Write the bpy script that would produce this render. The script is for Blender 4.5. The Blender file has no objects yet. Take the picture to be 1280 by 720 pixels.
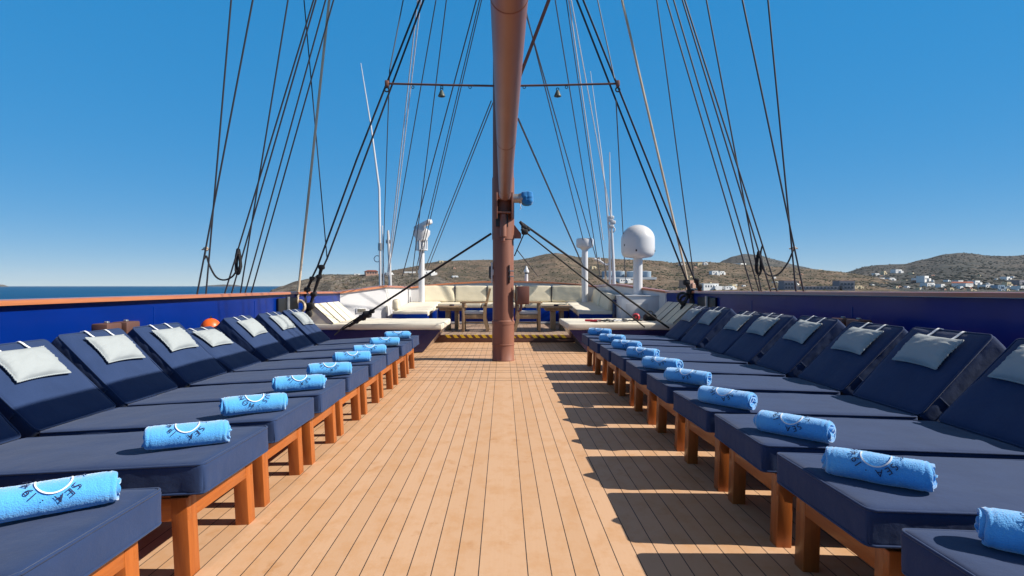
import bpy, bmesh, math, random
from mathutils import Vector, Matrix, noise
random.seed(7)
R = math.radians
sc = bpy.context.scene
COL = sc.collection
F, CX, CY, H = 710.0, 629.0, 357.0, 1.25          # focal length in photo pixels, vanishing point, eye height


def at(px, py, d):
    return Vector(((px - CX) / F * d, d, H - (py - CY) / F * d))


# ------------------------------------------------------------------ materials
def N(nt, t, **kw):
    n = nt.nodes.new(t)
    for k, v in kw.items():
        setattr(n, k, v)
    return n


def mth(nt, op, a, b=None, clamp=False):
    n = N(nt, 'ShaderNodeMath', operation=op, use_clamp=clamp)
    for i, v in enumerate((a, b)):
        if v is None:
            continue
        if isinstance(v, (int, float)):
            n.inputs[i].default_value = v
        else:
            nt.links.new(v, n.inputs[i])
    return n.outputs[0]


def mixc(nt, fac, a, b, mode='MIX'):
    n = N(nt, 'ShaderNodeMix', data_type='RGBA', blend_type=mode)
    for sock, v in ((n.inputs[0], fac), (n.inputs[6], a), (n.inputs[7], b)):
        if isinstance(v, (int, float)):
            sock.default_value = v
        elif isinstance(v, tuple):
            sock.default_value = (v[0], v[1], v[2], 1)
        else:
            nt.links.new(v, sock)
    return n.outputs[2]


def coords(nt, scale=(1, 1, 1), rot=(0, 0, 0)):
    tc = N(nt, 'ShaderNodeTexCoord')
    mp = N(nt, 'ShaderNodeMapping')
    mp.inputs['Scale'].default_value = scale
    mp.inputs['Rotation'].default_value = rot
    nt.links.new(tc.outputs['Object'], mp.inputs['Vector'])
    return mp.outputs[0]


def tex_noise(nt, vec, scale, detail=4, rough=0.55):
    n = N(nt, 'ShaderNodeTexNoise')
    n.inputs['Scale'].default_value = scale
    n.inputs['Detail'].default_value = detail
    n.inputs['Roughness'].default_value = rough
    nt.links.new(vec, n.inputs['Vector'])
    return n.outputs['Fac']


def ramp(nt, fac, stops):
    n = N(nt, 'ShaderNodeValToRGB')
    el = n.color_ramp.elements
    while len(el) < len(stops):
        el.new(0.5)
    for e, (p, c) in zip(el, stops):
        e.position = p
        e.color = (c, c, c, 1) if isinstance(c, (int, float)) else (c[0], c[1], c[2], 1)
    nt.links.new(fac, n.inputs[0])
    return n.outputs[0]


def bump(nt, height, strength, dist, bs):
    n = N(nt, 'ShaderNodeBump')
    n.inputs['Strength'].default_value = strength
    n.inputs['Distance'].default_value = dist
    nt.links.new(height, n.inputs['Height'])
    nt.links.new(n.outputs[0], bs.inputs['Normal'])


def mat(name, c, rough=0.5, metal=0.0, var=0.0, vscale=(3, 3, 3), c2=None, bmp=None, coat=0.0, sheen=0.0, spec=0.5):
    m = bpy.data.materials.new(name)
    m.use_nodes = True
    nt = m.node_tree
    bs = nt.nodes['Principled BSDF']
    bs.inputs['Base Color'].default_value = (*c, 1)
    bs.inputs['Roughness'].default_value = rough
    bs.inputs['Metallic'].default_value = metal
    bs.inputs['Coat Weight'].default_value = coat
    bs.inputs['Coat Roughness'].default_value = 0.08
    bs.inputs['Sheen Weight'].default_value = sheen
    bs.inputs['Sheen Roughness'].default_value = 0.5
    bs.inputs['Specular IOR Level'].default_value = spec
    if var or c2:
        f = tex_noise(nt, coords(nt, vscale), 1.0, 6)
        f = ramp(nt, f, [(0.3, 0.0), (0.7, 1.0)])
        cc = c2 or tuple(x * (1 - var) for x in c)
        nt.links.new(mixc(nt, f, cc, c), bs.inputs['Base Color'])
    if bmp:
        bump(nt, tex_noise(nt, coords(nt, bmp[0] if isinstance(bmp[0], tuple) else (bmp[0],) * 3), 1.0, 3), bmp[1], bmp[2], bs)
    return m


def fabric(name, c, c2, weave=500, rough=0.85, sheen=0.25, stripes=None, spec=0.3):
    m = mat(name, c, rough, sheen=sheen, spec=spec)
    nt = m.node_tree
    bs = nt.nodes['Principled BSDF']
    v = coords(nt)
    big = ramp(nt, tex_noise(nt, v, 6, 5), [(0.3, 0.0), (0.7, 1.0)])
    fine = tex_noise(nt, v, weave, 2)
    col = mixc(nt, big, c, c2)
    col = mixc(nt, mth(nt, 'MULTIPLY', fine, 0.45), col, tuple(min(1, x * 1.9 + 0.01) for x in c))
    if stripes:
        sx = N(nt, 'ShaderNodeSeparateXYZ')
        nt.links.new(v, sx.inputs[0])
        p = mth(nt, 'PINGPONG', mth(nt, 'MULTIPLY', sx.outputs[stripes[0]], stripes[1]), 0.5)
        col = mixc(nt, ramp(nt, p, [(0.2, 0.0), (0.3, 1.0)]), col, stripes[2])
    nt.links.new(col, bs.inputs['Base Color'])
    soft = tex_noise(nt, v, 25, 4)
    h = mth(nt, 'ADD', mth(nt, 'MULTIPLY', soft, 2.0), mth(nt, 'MULTIPLY', fine, 0.35))
    if weave < 250:     # looped terry pile
        h = mth(nt, 'ADD', mth(nt, 'MULTIPLY', soft, 1.0), mth(nt, 'MULTIPLY', fine, 1.6))
        bump(nt, h, 0.5, 0.004, bs)
    else:
        bump(nt, h, 0.35, 0.003, bs)
    return m


def wood(name, c, c2, axis_scale, rough=0.45, coat=0.0):
    m = mat(name, c, rough, coat=coat)
    nt = m.node_tree
    bs = nt.nodes['Principled BSDF']
    v = coords(nt, axis_scale)
    g = tex_noise(nt, v, 1.0, 8, 0.65)
    g2 = tex_noise(nt, coords(nt, (2, 2, 2)), 1.0, 2)
    oi = N(nt, 'ShaderNodeObjectInfo')
    f = mth(nt, 'ADD', ramp(nt, g, [(0.3, 0.0), (0.7, 1.0)]), mth(nt, 'MULTIPLY', mth(nt, 'SUBTRACT', oi.outputs['Random'], 0.5), 0.5), True)
    col = mixc(nt, f, c2, c)
    col = mixc(nt, ramp(nt, g2, [(0.35, 0.0), (0.7, 0.35)]), col, c2)
    nt.links.new(col, bs.inputs['Base Color'])
    bump(nt, g, 0.15, 0.002, bs)
    return m


M = {}
M['navy'] = fabric('navy_canvas', (0.015, 0.034, 0.096), (0.010, 0.025, 0.074), 420, sheen=0.12, spec=0.2)
M['navy_piping'] = fabric('navy_piping', (0.022, 0.04, 0.10), (0.016, 0.03, 0.08), 420)
M['terry'] = fabric('blue_terry', (0.07, 0.35, 0.82), (0.05, 0.28, 0.74), 210, rough=0.95, sheen=0.9)
M['pillow'] = fabric('pillow_stripe', (0.29, 0.33, 0.345), (0.265, 0.31, 0.33), 380, sheen=0.05, stripes=(1, 170, (0.34, 0.36, 0.36)))
M['strap'] = fabric('strap_webbing', (0.72, 0.74, 0.75), (0.66, 0.68, 0.7), 600)
M['emb_navy'] = mat('navy_embroidery', (0.012, 0.02, 0.07), 0.8)
M['emb_white'] = mat('white_embroidery', (0.75, 0.8, 0.85), 0.8)
M['teak_y'] = wood('oiled_teak_cross', (0.47, 0.138, 0.024), (0.31, 0.078, 0.012), (60, 5, 60), 0.4, 0.15)
M['teak_x'] = wood('oiled_teak_long', (0.47, 0.138, 0.024), (0.31, 0.078, 0.012), (5, 60, 60), 0.4, 0.15)
M['teak_z'] = wood('oiled_teak_upright', (0.48, 0.14, 0.025), (0.30, 0.076, 0.012), (60, 60, 5), 0.4, 0.15)
M['cap'] = wood('varnished_cap', (0.52, 0.19, 0.07), (0.38, 0.12, 0.042), (50, 2.0, 50), 0.3, 0.4)
M['old_teak'] = wood('weathered_teak', (0.42, 0.28, 0.15), (0.27, 0.17, 0.09), (30, 30, 8), 0.6)
M['blue_paint'] = mat('royal_blue_gloss', (0.001, 0.023, 0.21), 0.3, coat=0.05, spec=0.12, var=0.25, vscale=(1, 1, 1), bmp=((1.2, 1.2, 2.5), 0.12, 0.05))
M['navy_paint'] = mat('navy_gloss', (0.022, 0.018, 0.075), 0.25, coat=0.5, var=0.2)
M['white_paint'] = mat('white_gelcoat', (0.66, 0.66, 0.67), 0.35, var=0.08, vscale=(2, 2, 2), coat=0.2)
M['grey_white'] = mat('offwhite_gelcoat', (0.58, 0.57, 0.57), 0.4, var=0.08)
M['cream'] = fabric('cream_canvas', (0.72, 0.61, 0.43), (0.66, 0.56, 0.39), 300, sheen=0.1)
M['cream_light'] = fabric('pale_cream_canvas', (0.64, 0.565, 0.45), (0.59, 0.52, 0.41), 300, sheen=0.1)
M['dark_seam'] = mat('dark_seam', (0.03, 0.03, 0.04), 0.8)
M['mast'] = mat('mast_brown', (0.27, 0.11, 0.068), 0.55, c2=(0.20, 0.076, 0.048), vscale=(9, 9, 1.3), bmp=(60, 0.12, 0.002))
M['boom'] = mat('boom_brown', (0.28, 0.12, 0.075), 0.42, c2=(0.22, 0.09, 0.055), vscale=(6, 1.5, 6), bmp=((90, 6, 90), 0.1, 0.002))
M['brown_box'] = mat('brown_steel', (0.20, 0.075, 0.048), 0.5, var=0.2, vscale=(9, 9, 9))
M['wire'] = mat('dark_wire', (0.034, 0.034, 0.042), 0.6, spec=0.3)
M['wire_far'] = mat('weathered_wire', (0.06, 0.07, 0.09), 0.6)
M['rope_black'] = mat('black_rope', (0.018, 0.018, 0.02), 0.85, bmp=(160, 0.6, 0.004))
M['rope_tan'] = mat('tan_rope', (0.70, 0.58, 0.43), 0.85, c2=(0.50, 0.38, 0.26), vscale=(8, 8, 1.2), bmp=(160, 0.6, 0.004))
M['rope_white'] = mat('white_rope', (0.62, 0.64, 0.68), 0.8)
M['black'] = mat('black_fitting', (0.012, 0.012, 0.013), 0.5)
M['steel'] = mat('galvanised', (0.42, 0.42, 0.42), 0.4, 0.7, var=0.3, vscale=(20, 20, 20))
M['blue_cloth'] = fabric('blue_cover_cloth', (0.012, 0.19, 0.46), (0.006, 0.09, 0.26), 300)
M['orange'] = mat('orange_float', (0.85, 0.13, 0.015), 0.4, var=0.15)
M['red'] = mat('red_plastic', (0.5, 0.025, 0.035), 0.4)
M['bronze'] = mat('verdigris', (0.06, 0.085, 0.07), 0.5, var=0.3, vscale=(20, 20, 20))
M['dark_brown'] = mat('dark_brown_riser', (0.13, 0.06, 0.045), 0.55, var=0.2)
M['yellow'] = mat('hazard_yellow', (0.72, 0.48, 0.02), 0.6, var=0.2, vscale=(12, 12, 12))
M['grille'] = mat('vent_grille', (0.18, 0.16, 0.12), 0.6)
M['wall_white'] = mat('whitewash', (0.82, 0.82, 0.80), 0.85, var=0.1, vscale=(.3, .3, .3))
M['wall_cream'] = mat('ochre_plaster', (0.62, 0.52, 0.34), 0.85, var=0.1, vscale=(.3, .3, .3))
M['wall_pink'] = mat('terracotta_plaster', (0.46, 0.27, 0.2), 0.85, var=0.1, vscale=(.3, .3, .3))
M['concrete'] = mat('raw_concrete', (0.22, 0.22, 0.25), 0.9, var=0.2, vscale=(.4, .4, .4))
M['tile_roof'] = mat('clay_roof', (0.42, 0.13, 0.075), 0.8, var=0.25, vscale=(.5, .5, .5))
M['tank'] = mat('tank_blue', (0.30, 0.40, 0.50), 0.4, var=0.15)
M['window_dark'] = mat('window_glass', (0.03, 0.04, 0.06), 0.15)
M['shrub'] = mat('maquis', (0.058, 0.066, 0.034), 0.95, c2=(0.085, 0.08, 0.046), vscale=(.02, .02, .02))


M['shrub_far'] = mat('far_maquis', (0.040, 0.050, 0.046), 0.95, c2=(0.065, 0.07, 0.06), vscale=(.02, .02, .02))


def hill_mat(name, c1, c2, c3, c4, s):
    m = mat(name, c1, 0.95, spec=0.1)
    nt = m.node_tree
    bs = nt.nodes['Principled BSDF']
    v = coords(nt)
    a = ramp(nt, tex_noise(nt, v, s * 0.25, 6, 0.6), [(0.4, 0.0), (0.6, 1.0)])
    b = ramp(nt, tex_noise(nt, v, s, 8, 0.7), [(0.42, 0.0), (0.58, 1.0)])
    e = ramp(nt, tex_noise(nt, coords(nt, (1, 1, 3.5)), s * 3.2, 6, 0.75), [(0.48, 0.0), (0.58, 1.0)])
    col = mixc(nt, a, c1, c2)
    col = mixc(nt, mth(nt, 'MULTIPLY', b, 0.75), col, c3)
    g2 = ramp(nt, tex_noise(nt, coords(nt, (1, 0.6, 1)), s * 0.45, 5, 0.6), [(0.47, 0.0), (0.60, 1.0)])
    col = mixc(nt, mth(nt, 'MULTIPLY', g2, 0.75), col, tuple((p_ + q_) / 2 for p_, q_ in zip(c4, c2)))
    col = mixc(nt, mth(nt, 'MULTIPLY', e, 0.7), col, c4)
    nt.links.new(col, bs.inputs['Base Color'])
    bump(nt, tex_noise(nt, v, s * 2, 8, 0.7), 1.0, 3.0, bs)
    return m


M['rock'] = hill_mat('headland_rock', (0.19, 0.135, 0.095), (0.10, 0.08, 0.062), (0.36, 0.32, 0.26), (0.045, 0.05, 0.05), 0.14)
M['hill'] = hill_mat('dry_hill', (0.18, 0.124, 0.088), (0.108, 0.086, 0.063), (0.27, 0.20, 0.145), (0.060, 0.064, 0.046), 0.06)
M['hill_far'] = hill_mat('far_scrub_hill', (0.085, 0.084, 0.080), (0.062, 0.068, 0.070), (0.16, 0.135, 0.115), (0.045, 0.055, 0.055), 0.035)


def deck_mat(k=(1, 1, 1)):
    m = mat('synthetic_teak_planks', (0.5, 0.3, 0.15), 0.62, spec=0.3)
    nt = m.node_tree
    bs = nt.nodes['Principled BSDF']
    v = coords(nt)
    s = N(nt, 'ShaderNodeSeparateXYZ')
    nt.links.new(v, s.inputs[0])
    x, y = s.outputs[0], s.outputs[1]
    u = mth(nt, 'DIVIDE', mth(nt, 'SUBTRACT', mth(nt, 'ABSOLUTE', x), 0.1075), 0.1025)
    dist = mth(nt, 'MULTIPLY', mth(nt, 'PINGPONG', mth(nt, 'MAXIMUM', u, -0.5), 0.5), 0.1025)
    seam = mth(nt, 'LESS_THAN', dist, 0.0024)
    cross = mth(nt, 'MULTIPLY', mth(nt, 'PINGPONG', mth(nt, 'DIVIDE', mth(nt, 'SUBTRACT', y, 9.05), 0.27), 0.5), 0.27)
    cs = mth(nt, 'MULTIPLY', mth(nt, 'LESS_THAN', cross, 0.005), mth(nt, 'GREATER_THAN', y, 9.0))
    idx = mth(nt, 'ADD', mth(nt, 'MULTIPLY', mth(nt, 'FLOOR', u), mth(nt, 'SIGN', x)), mth(nt, 'MULTIPLY', mth(nt, 'SIGN', x), 40.0))
    wn = N(nt, 'ShaderNodeTexWhiteNoise', noise_dimensions='2D')
    cb = N(nt, 'ShaderNodeCombineXYZ')
    nt.links.new(idx, cb.inputs[0])
    nt.links.new(mth(nt, 'FLOOR', mth(nt, 'DIVIDE', mth(nt, 'ADD', y, mth(nt, 'MULTIPLY', idx, 1.37)), 2.9)), cb.inputs[1])
    nt.links.new(cb.outputs[0], wn.inputs['Vector'])
    grain = tex_noise(nt, coords(nt, (90, 5, 1)), 1.0, 6, 0.6)
    blot = ramp(nt, tex_noise(nt, coords(nt, (6, 4.5, 1)), 1.0, 8, 0.72), [(0.47, 0.0), (0.64, 1.0)])
    spots = ramp(nt, tex_noise(nt, coords(nt, (4.2, 3.4, 1)), 1.0, 6, 0.65), [(0.60, 0.0), (0.70, 1.0)])
    col = mixc(nt, wn.outputs['Value'], (0.55, 0.342, 0.200), (0.60, 0.386, 0.238))
    col = mixc(nt, mth(nt, 'MULTIPLY', grain, 0.35), col, (0.48, 0.27, 0.14))
    col = mixc(nt, mth(nt, 'MULTIPLY', blot, 0.55), col, (0.50, 0.265, 0.115))
    col = mixc(nt, mth(nt, 'MULTIPLY', spots, 0.55), col, (0.42, 0.20, 0.07))
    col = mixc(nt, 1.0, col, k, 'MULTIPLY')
    col = mixc(nt, seam, col, (0.045, 0.034, 0.028))
    col = mixc(nt, mth(nt, 'MULTIPLY', cs, 0.8), col, (0.10, 0.06, 0.04))
    nt.links.new(col, bs.inputs['Base Color'])
    h = mth(nt, 'SUBTRACT', mth(nt, 'MULTIPLY', grain, 0.25), mth(nt, 'MAXIMUM', seam, cs))
    bump(nt, h, 0.5, 0.002, bs)
    return m


M['deck'] = deck_mat()
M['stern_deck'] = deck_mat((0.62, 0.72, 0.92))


def sea_mat():
    m = mat('sea_water', (0.002, 0.055, 0.13), 0.42, spec=0.12)
    nt = m.node_tree
    bs = nt.nodes['Principled BSDF']
    v = coords(nt, (0.25, 0.6, 1))
    n1 = tex_noise(nt, v, 0.5, 6, 0.6)
    n2 = tex_noise(nt, coords(nt, (0.004, 0.012, 1)), 1.0, 4)
    nt.links.new(mixc(nt, ramp(nt, n2, [(0.35, 0.0), (0.65, 1.0)]), (0.0008, 0.045, 0.125), (0.002, 0.075, 0.18)), bs.inputs['Base Color'])
    bump(nt, n1, 0.7, 1.2, bs)
    return m


M['sea'] = sea_mat()


# ------------------------------------------------------------------ mesh building
class MB:
    def __init__(self):
        self.v, self.f, self.mi = [], [], []

    def add(self, vs, fs, mi=0, mtx=None):
        o = len(self.v)
        for p in vs:
            p = Vector(p)
            self.v.append(mtx @ p if mtx else p)
        for f in fs:
            self.f.append([i + o for i in f])
            self.mi.append(mi)
        return self

    def box(self, c, s, b=0.0, mi=0, mtx=None):
        bm = bmesh.new()
        bmesh.ops.create_cube(bm, size=1.0)
        for q in bm.verts:
            q.co = Vector((q.co.x * s[0], q.co.y * s[1], q.co.z * s[2]))
        if b:
            bmesh.ops.bevel(bm, geom=bm.edges[:], offset=b, segments=2, profile=0.5, affect='EDGES')
        for q in bm.verts:
            q.co += Vector(c)
        bm.verts.index_update()
        self.add([q.co.copy() for q in bm.verts], [[q.index for q in f.verts] for f in bm.faces], mi, mtx)
        bm.free()
        return self

    def tube(self, pts, r, n=8, mi=0, caps=True):
        pts = [Vector(p) for p in pts]
        k = len(pts)
        rs = r if isinstance(r, (list, tuple)) else [r] * k
        t0 = (pts[1] - pts[0]).normalized()
        up = Vector((0, 0, 1)) if abs(t0.z) < 0.9 else Vector((1, 0, 0))
        nrm = t0.cross(up).normalized()
        vs, fs = [], []
        for i, p in enumerate(pts):
            t = (pts[min(i + 1, k - 1)] - pts[max(i - 1, 0)])
            t = t.normalized() if t.length > 1e-9 else t0
            nrm = (nrm - t * nrm.dot(t)).normalized()
            bn = t.cross(nrm)
            for j in range(n):
                a = 2 * math.pi * j / n
                vs.append(p + (nrm * math.cos(a) + bn * math.sin(a)) * rs[i])
        for i in range(k - 1):
            for j in range(n):
                fs.append([i * n + j, i * n + (j + 1) % n, (i + 1) * n + (j + 1) % n, (i + 1) * n + j])
        if caps:
            fs.append(list(range(n))[::-1])
            fs.append([(k - 1) * n + j for j in range(n)])
        return self.add(vs, fs, mi)

    def lathe(self, prof, n=24, mi=0, mtx=None):
        """prof: list of (radius, z)"""
        vs, fs = [], []
        k = len(prof)
        for r, z in prof:
            for j in range(n):
                a = 2 * math.pi * j / n
                vs.append((r * math.cos(a), r * math.sin(a), z))
        for i in range(k - 1):
            for j in range(n):
                fs.append([i * n + j, i * n + (j + 1) % n, (i + 1) * n + (j + 1) % n, (i + 1) * n + j])
        fs.append(list(range(n))[::-1])
        fs.append([(k - 1) * n + j for j in range(n)])
        return self.add(vs, fs, mi, mtx)

    def prism(self, poly, y0, y1, mi=0, mtx=None):
        """poly in (x,z), extruded along y"""
        n = len(poly)
        vs = [(x, y0, z) for x, z in poly] + [(x, y1, z) for x, z in poly]
        fs = [list(range(n)), [n + i for i in range(n)][::-1]]
        for i in range(n):
            j = (i + 1) % n
            fs.append([j, i, n + i, n + j])
        return self.add(vs, fs, mi, mtx)

    def torus(self, c, Rr, r, axis=(0, 0, 1), n=20, k=8, mi=0):
        q = Vector(axis).to_track_quat('Z', 'Y').to_matrix().to_4x4()
        q.translation = Vector(c)
        vs, fs = [], []
        for i in range(n):
            a = 2 * math.pi * i / n
            for j in range(k):
                b = 2 * math.pi * j / k
                vs.append(((Rr + r * math.cos(b)) * math.cos(a), (Rr + r * math.cos(b)) * math.sin(a), r * math.sin(b)))
        for i in range(n):
            for j in range(k):
                fs.append([i * k + j, ((i + 1) % n) * k + j, ((i + 1) % n) * k + (j + 1) % k, i * k + (j + 1) % k])
        return self.add(vs, fs, mi, q)

    def rbox(self, s, r, n=(10, 10, 3), disp=None, mtx=None, mi=0):
        """rounded cushion box centred on 0 with an optional outward displacement"""
        ax = []
        for a in range(3):
            h = s[a] / 2
            e = [-h, -h + r * 0.12, -h + r * 0.4, -h + r]
            inner = [(-h + r) + (2 * h - 2 * r) * i / n[a] for i in range(1, n[a])]
            ax.append(e + inner + [-q for q in e[::-1]])
        L = [len(q) for q in ax]
        key, vs, fs = {}, [], []

        def vid(i, j, k):
            if (i, j, k) in key:
                return key[(i, j, k)]
            p = Vector((ax[0][i], ax[1][j], ax[2][k]))
            q = Vector([max(-(s[a] / 2 - r), min(s[a] / 2 - r, p[a])) for a in range(3)])
            d = p - q
            nn = d.normalized() if d.length > 1e-9 else Vector((0, 0, 1))
            p = q + nn * r
            if disp:
                p = p + nn * disp(p, nn)
            key[(i, j, k)] = len(vs)
            vs.append(p)
            return key[(i, j, k)]
        for a in range(3):
            b, c = (a + 1) % 3, (a + 2) % 3
            for side in (0, L[a] - 1):
                for i in range(L[b] - 1):
                    for j in range(L[c] - 1):
                        q = []
                        for (di, dj) in ((0, 0), (1, 0), (1, 1), (0, 1)):
                            ix = [0, 0, 0]
                            ix[a], ix[b], ix[c] = side, i + di, j + dj
                            q.append(vid(*ix))
                        fs.append(q if side else q[::-1])
        return self.add(vs, fs, mi, mtx)

    def mesh(self, name, mats, smooth=40):
        me = bpy.data.meshes.new(name)
        me.from_pydata([tuple(p) for p in self.v], [], self.f)
        for m in (mats if isinstance(mats, (list, tuple)) else [mats] if mats else []):
            me.materials.append(m)
        me.polygons.foreach_set('material_index', self.mi)
        if smooth:
            me.shade_smooth()
            if smooth < 180:
                me.set_sharp_from_angle(angle=R(smooth))
        me.update()
        return me

    def build(self, name, mats, parent=None, smooth=40, loc=None):
        o = bpy.data.objects.new(name, self.mesh(name, mats, smooth))
        COL.objects.link(o)
        if parent:
            o.parent = parent
        if loc is not None:
            o.location = loc
        return o


def tag(o, label=None, cat=None, group=None, kind=None):
    if label:
        o['label'] = label
    if cat:
        o['category'] = cat
    if group:
        o['group'] = group
    if kind:
        o['kind'] = kind
    return o


def empty(name, loc, label, cat, group=None, rz=0):
    o = bpy.data.objects.new(name, None)
    o.empty_display_size = 0.1
    COL.objects.link(o)
    o.location = loc
    o.rotation_euler.z = rz
    return tag(o, label, cat, group)


def copy_tree(o, parent=None, depth=0):
    c = o.copy()
    COL.objects.link(c)
    if parent:
        c.parent = parent
    for ch in KIDS.get(o.name, []):
        copy_tree(ch, c)
    return c


KIDS = {}


def index_kids(root):
    KIDS.clear()
    for o in bpy.data.objects:
        if o.parent:
            KIDS.setdefault(o.parent.name, []).append(o)


def fbm(p, s):
    return noise.fractal(Vector(p) * s, 1.0, 2.0, 4)


# ------------------------------------------------------------------ world, sun, camera
SUN_EL, SUN_AZ = R(38.6), R(7)
sunv = Vector((math.cos(SUN_AZ) * math.cos(SUN_EL), -math.sin(SUN_AZ) * math.cos(SUN_EL), math.sin(SUN_EL)))
w = bpy.data.worlds.new('World')
sc.world = w
w.use_nodes = True
wn = w.node_tree
bg = wn.nodes['Background']
sky = wn.nodes.new('ShaderNodeTexSky')
sky.sky_type = 'NISHITA'
sky.sun_disc = False
sky.sun_elevation = SUN_EL
sky.sun_rotation = math.atan2(sunv.x, sunv.y)
sky.altitude = 1500
sky.air_density = 0.6
sky.dust_density = 0.0
sky.ozone_density = 6.0
hs = wn.nodes.new('ShaderNodeHueSaturation')
hs.inputs['Saturation'].default_value = 2.0
hs.inputs['Hue'].default_value = 0.505
hs.inputs['Value'].default_value = 2.2
hs3 = wn.nodes.new('ShaderNodeHueSaturation')
hs3.inputs['Saturation'].default_value = 1.06
hs3.inputs['Value'].default_value = 0.97
hs2 = wn.nodes.new('ShaderNodeHueSaturation')
hs2.inputs['Saturation'].default_value = 2.0
gm = wn.nodes.new('ShaderNodeGamma')          # polarised, evenly exposed sky: flatten its range
gm.inputs[1].default_value = 0.16
wn.links.new(sky.outputs[0], gm.inputs[0])
wn.links.new(gm.outputs[0], hs2.inputs['Color'])
wn.links.new(hs2.outputs[0], hs3.inputs['Color'])
wn.links.new(hs3.outputs[0], hs.inputs['Color'])
tcw = wn.nodes.new('ShaderNodeTexCoord')      # height mask: upper sky is reshaped to set the shadow fill
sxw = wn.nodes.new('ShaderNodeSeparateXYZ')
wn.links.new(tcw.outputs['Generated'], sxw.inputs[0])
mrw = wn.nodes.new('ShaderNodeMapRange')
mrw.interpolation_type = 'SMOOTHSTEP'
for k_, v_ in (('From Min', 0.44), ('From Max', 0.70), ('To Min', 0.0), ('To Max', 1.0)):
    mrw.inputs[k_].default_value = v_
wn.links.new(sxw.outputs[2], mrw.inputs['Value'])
zen = wn.nodes.new('ShaderNodeVectorMath')      # upper sky dimmed and paled by hand for neutral fill light
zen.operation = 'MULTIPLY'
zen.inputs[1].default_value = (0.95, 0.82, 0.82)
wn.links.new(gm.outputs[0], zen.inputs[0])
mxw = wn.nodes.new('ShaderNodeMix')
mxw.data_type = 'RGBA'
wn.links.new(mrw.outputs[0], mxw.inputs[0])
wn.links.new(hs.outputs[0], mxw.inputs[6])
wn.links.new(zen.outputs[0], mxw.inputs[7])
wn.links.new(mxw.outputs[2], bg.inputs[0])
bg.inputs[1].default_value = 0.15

sl = bpy.data.lights.new('sun', 'SUN')
sl.energy = 4.2
sl.angle = R(0.53)
sl.color = (1.0, 0.93, 0.83)
so = bpy.data.objects.new('sun', sl)
COL.objects.link(so)
so.rotation_euler = sunv.to_track_quat('Z', 'Y').to_euler()
so.location = sunv * 50

cam = bpy.data.cameras.new('camera')
cam.sensor_width = 36
cam.lens = F / 1280 * 36
cam.shift_x = (640 - CX) / 1280
cam.shift_y = -(360 - CY) / 1280
cam.clip_start = 0.05
cam.clip_end = 60000
co = bpy.data.objects.new('camera', cam)
COL.objects.link(co)
co.location = (0, 0, H)
co.rotation_euler = (R(90), 0, 0)
sc.camera = co
sc.view_settings.view_transform = 'Standard'
sc.view_settings.look = 'None'
sc.view_settings.exposure = 0.72
sc.view_settings.gamma = 1.0
sc.render.engine = 'CYCLES'
sc.cycles.use_denoising = True
sc.cycles.max_bounces = 6

# ------------------------------------------------------------------ sea and hills
mb = MB()
mb.add([(-6500, -400, 0), (6500, -400, 0), (6500, 6000, 0), (-6500, 6000, 0)], [[0, 1, 2, 3]])
sea = mb.build('sea', M['sea'], smooth=0, loc=(0, 0, -6))
tag(sea, 'calm deep blue sea beyond the left bulwark', 'sea', kind='structure')


def interp(pts, x):
    if x <= pts[0][0]:
        return pts[0][1]
    for (a, b), (c, d) in zip(pts, pts[1:]):
        if x <= c:
            t = (x - a) / (c - a)
            t = t * t * (3 - 2 * t) * 0.5 + t * 0.5
            return b + (d - b) * t
    return pts[-1][1]


class Hill:
    def __init__(self, name, label, prof, d0, d1, m, z0=-6.5, p=0.9, amp=3.0, ns=0.012, step=1.5, rows=70, jag=0.5):
        self.prof, self.d0, self.d1, self.z0, self.p, self.amp, self.ns, self.jag = prof, d0, d1, z0, p, amp, ns, jag
        x0, x1 = prof[0][0], prof[-1][0]
        cols = int((x1 - x0) / step)
        vs, fs = [], []
        for i in range(cols + 1):
            px = x0 + (x1 - x0) * i / cols
            for j in range(rows + 1):
                vs.append(self.pt(px, 1.35 * j / rows))
        for i in range(cols):
            for j in range(rows):
                a = i * (rows + 1) + j
                fs.append([a, a + rows + 1, a + rows + 2, a + 1])
        o = MB().add(vs, fs).build(name, m, smooth=180)
        tag(o, label, 'hill', kind='structure')
        self.o = o

    def pt(self, px, v):
        d = self.d0 + (self.d1 - self.d0) * v
        zr = H - (interp(self.prof, px) - CY) / F * self.d1
        X = (px - CX) / F * d
        nz = noise.fractal(Vector((X * self.ns, d * self.ns, 3.1)), 1.0, 2.0, 6)
        rg = noise.ridged_multi_fractal(Vector((X * self.ns * 1.7, d * self.ns * 0.9, 9.2)), 1.0, 2.0, 4, 1.0, 2.0) - 1.0
        if v <= 1:
            z = self.z0 + (zr - self.z0) * (v ** self.p)
            env = math.sin(math.pi * min(1, v)) ** 0.7
            hgt = max(0.15, min(1.0, (zr - self.z0) / 25))
            z += (nz * 0.7 + rg * 0.5) * self.amp * env * hgt
            z += noise.noise(Vector((px * 0.15, 1.7, 2))) * self.jag * v
        else:
            t = (v - 1) / 0.35
            z = zr + (self.z0 - zr) * t * t + noise.noise(Vector((px * 0.15, 1.7, 2))) * self.jag * (1 - t)
        return Vector((X, d, z))

    def spot(self, px, py):
        """point on the slope that is seen at picture height py in column px"""
        best, bd = None, 1e9
        for j in range(0, 101):
            q = self.pt(px, j / 100)
            y = CY - (q.z - H) / q.y * F
            if abs(y - py) < bd:
                bd, best = abs(y - py), q
        return best


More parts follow.
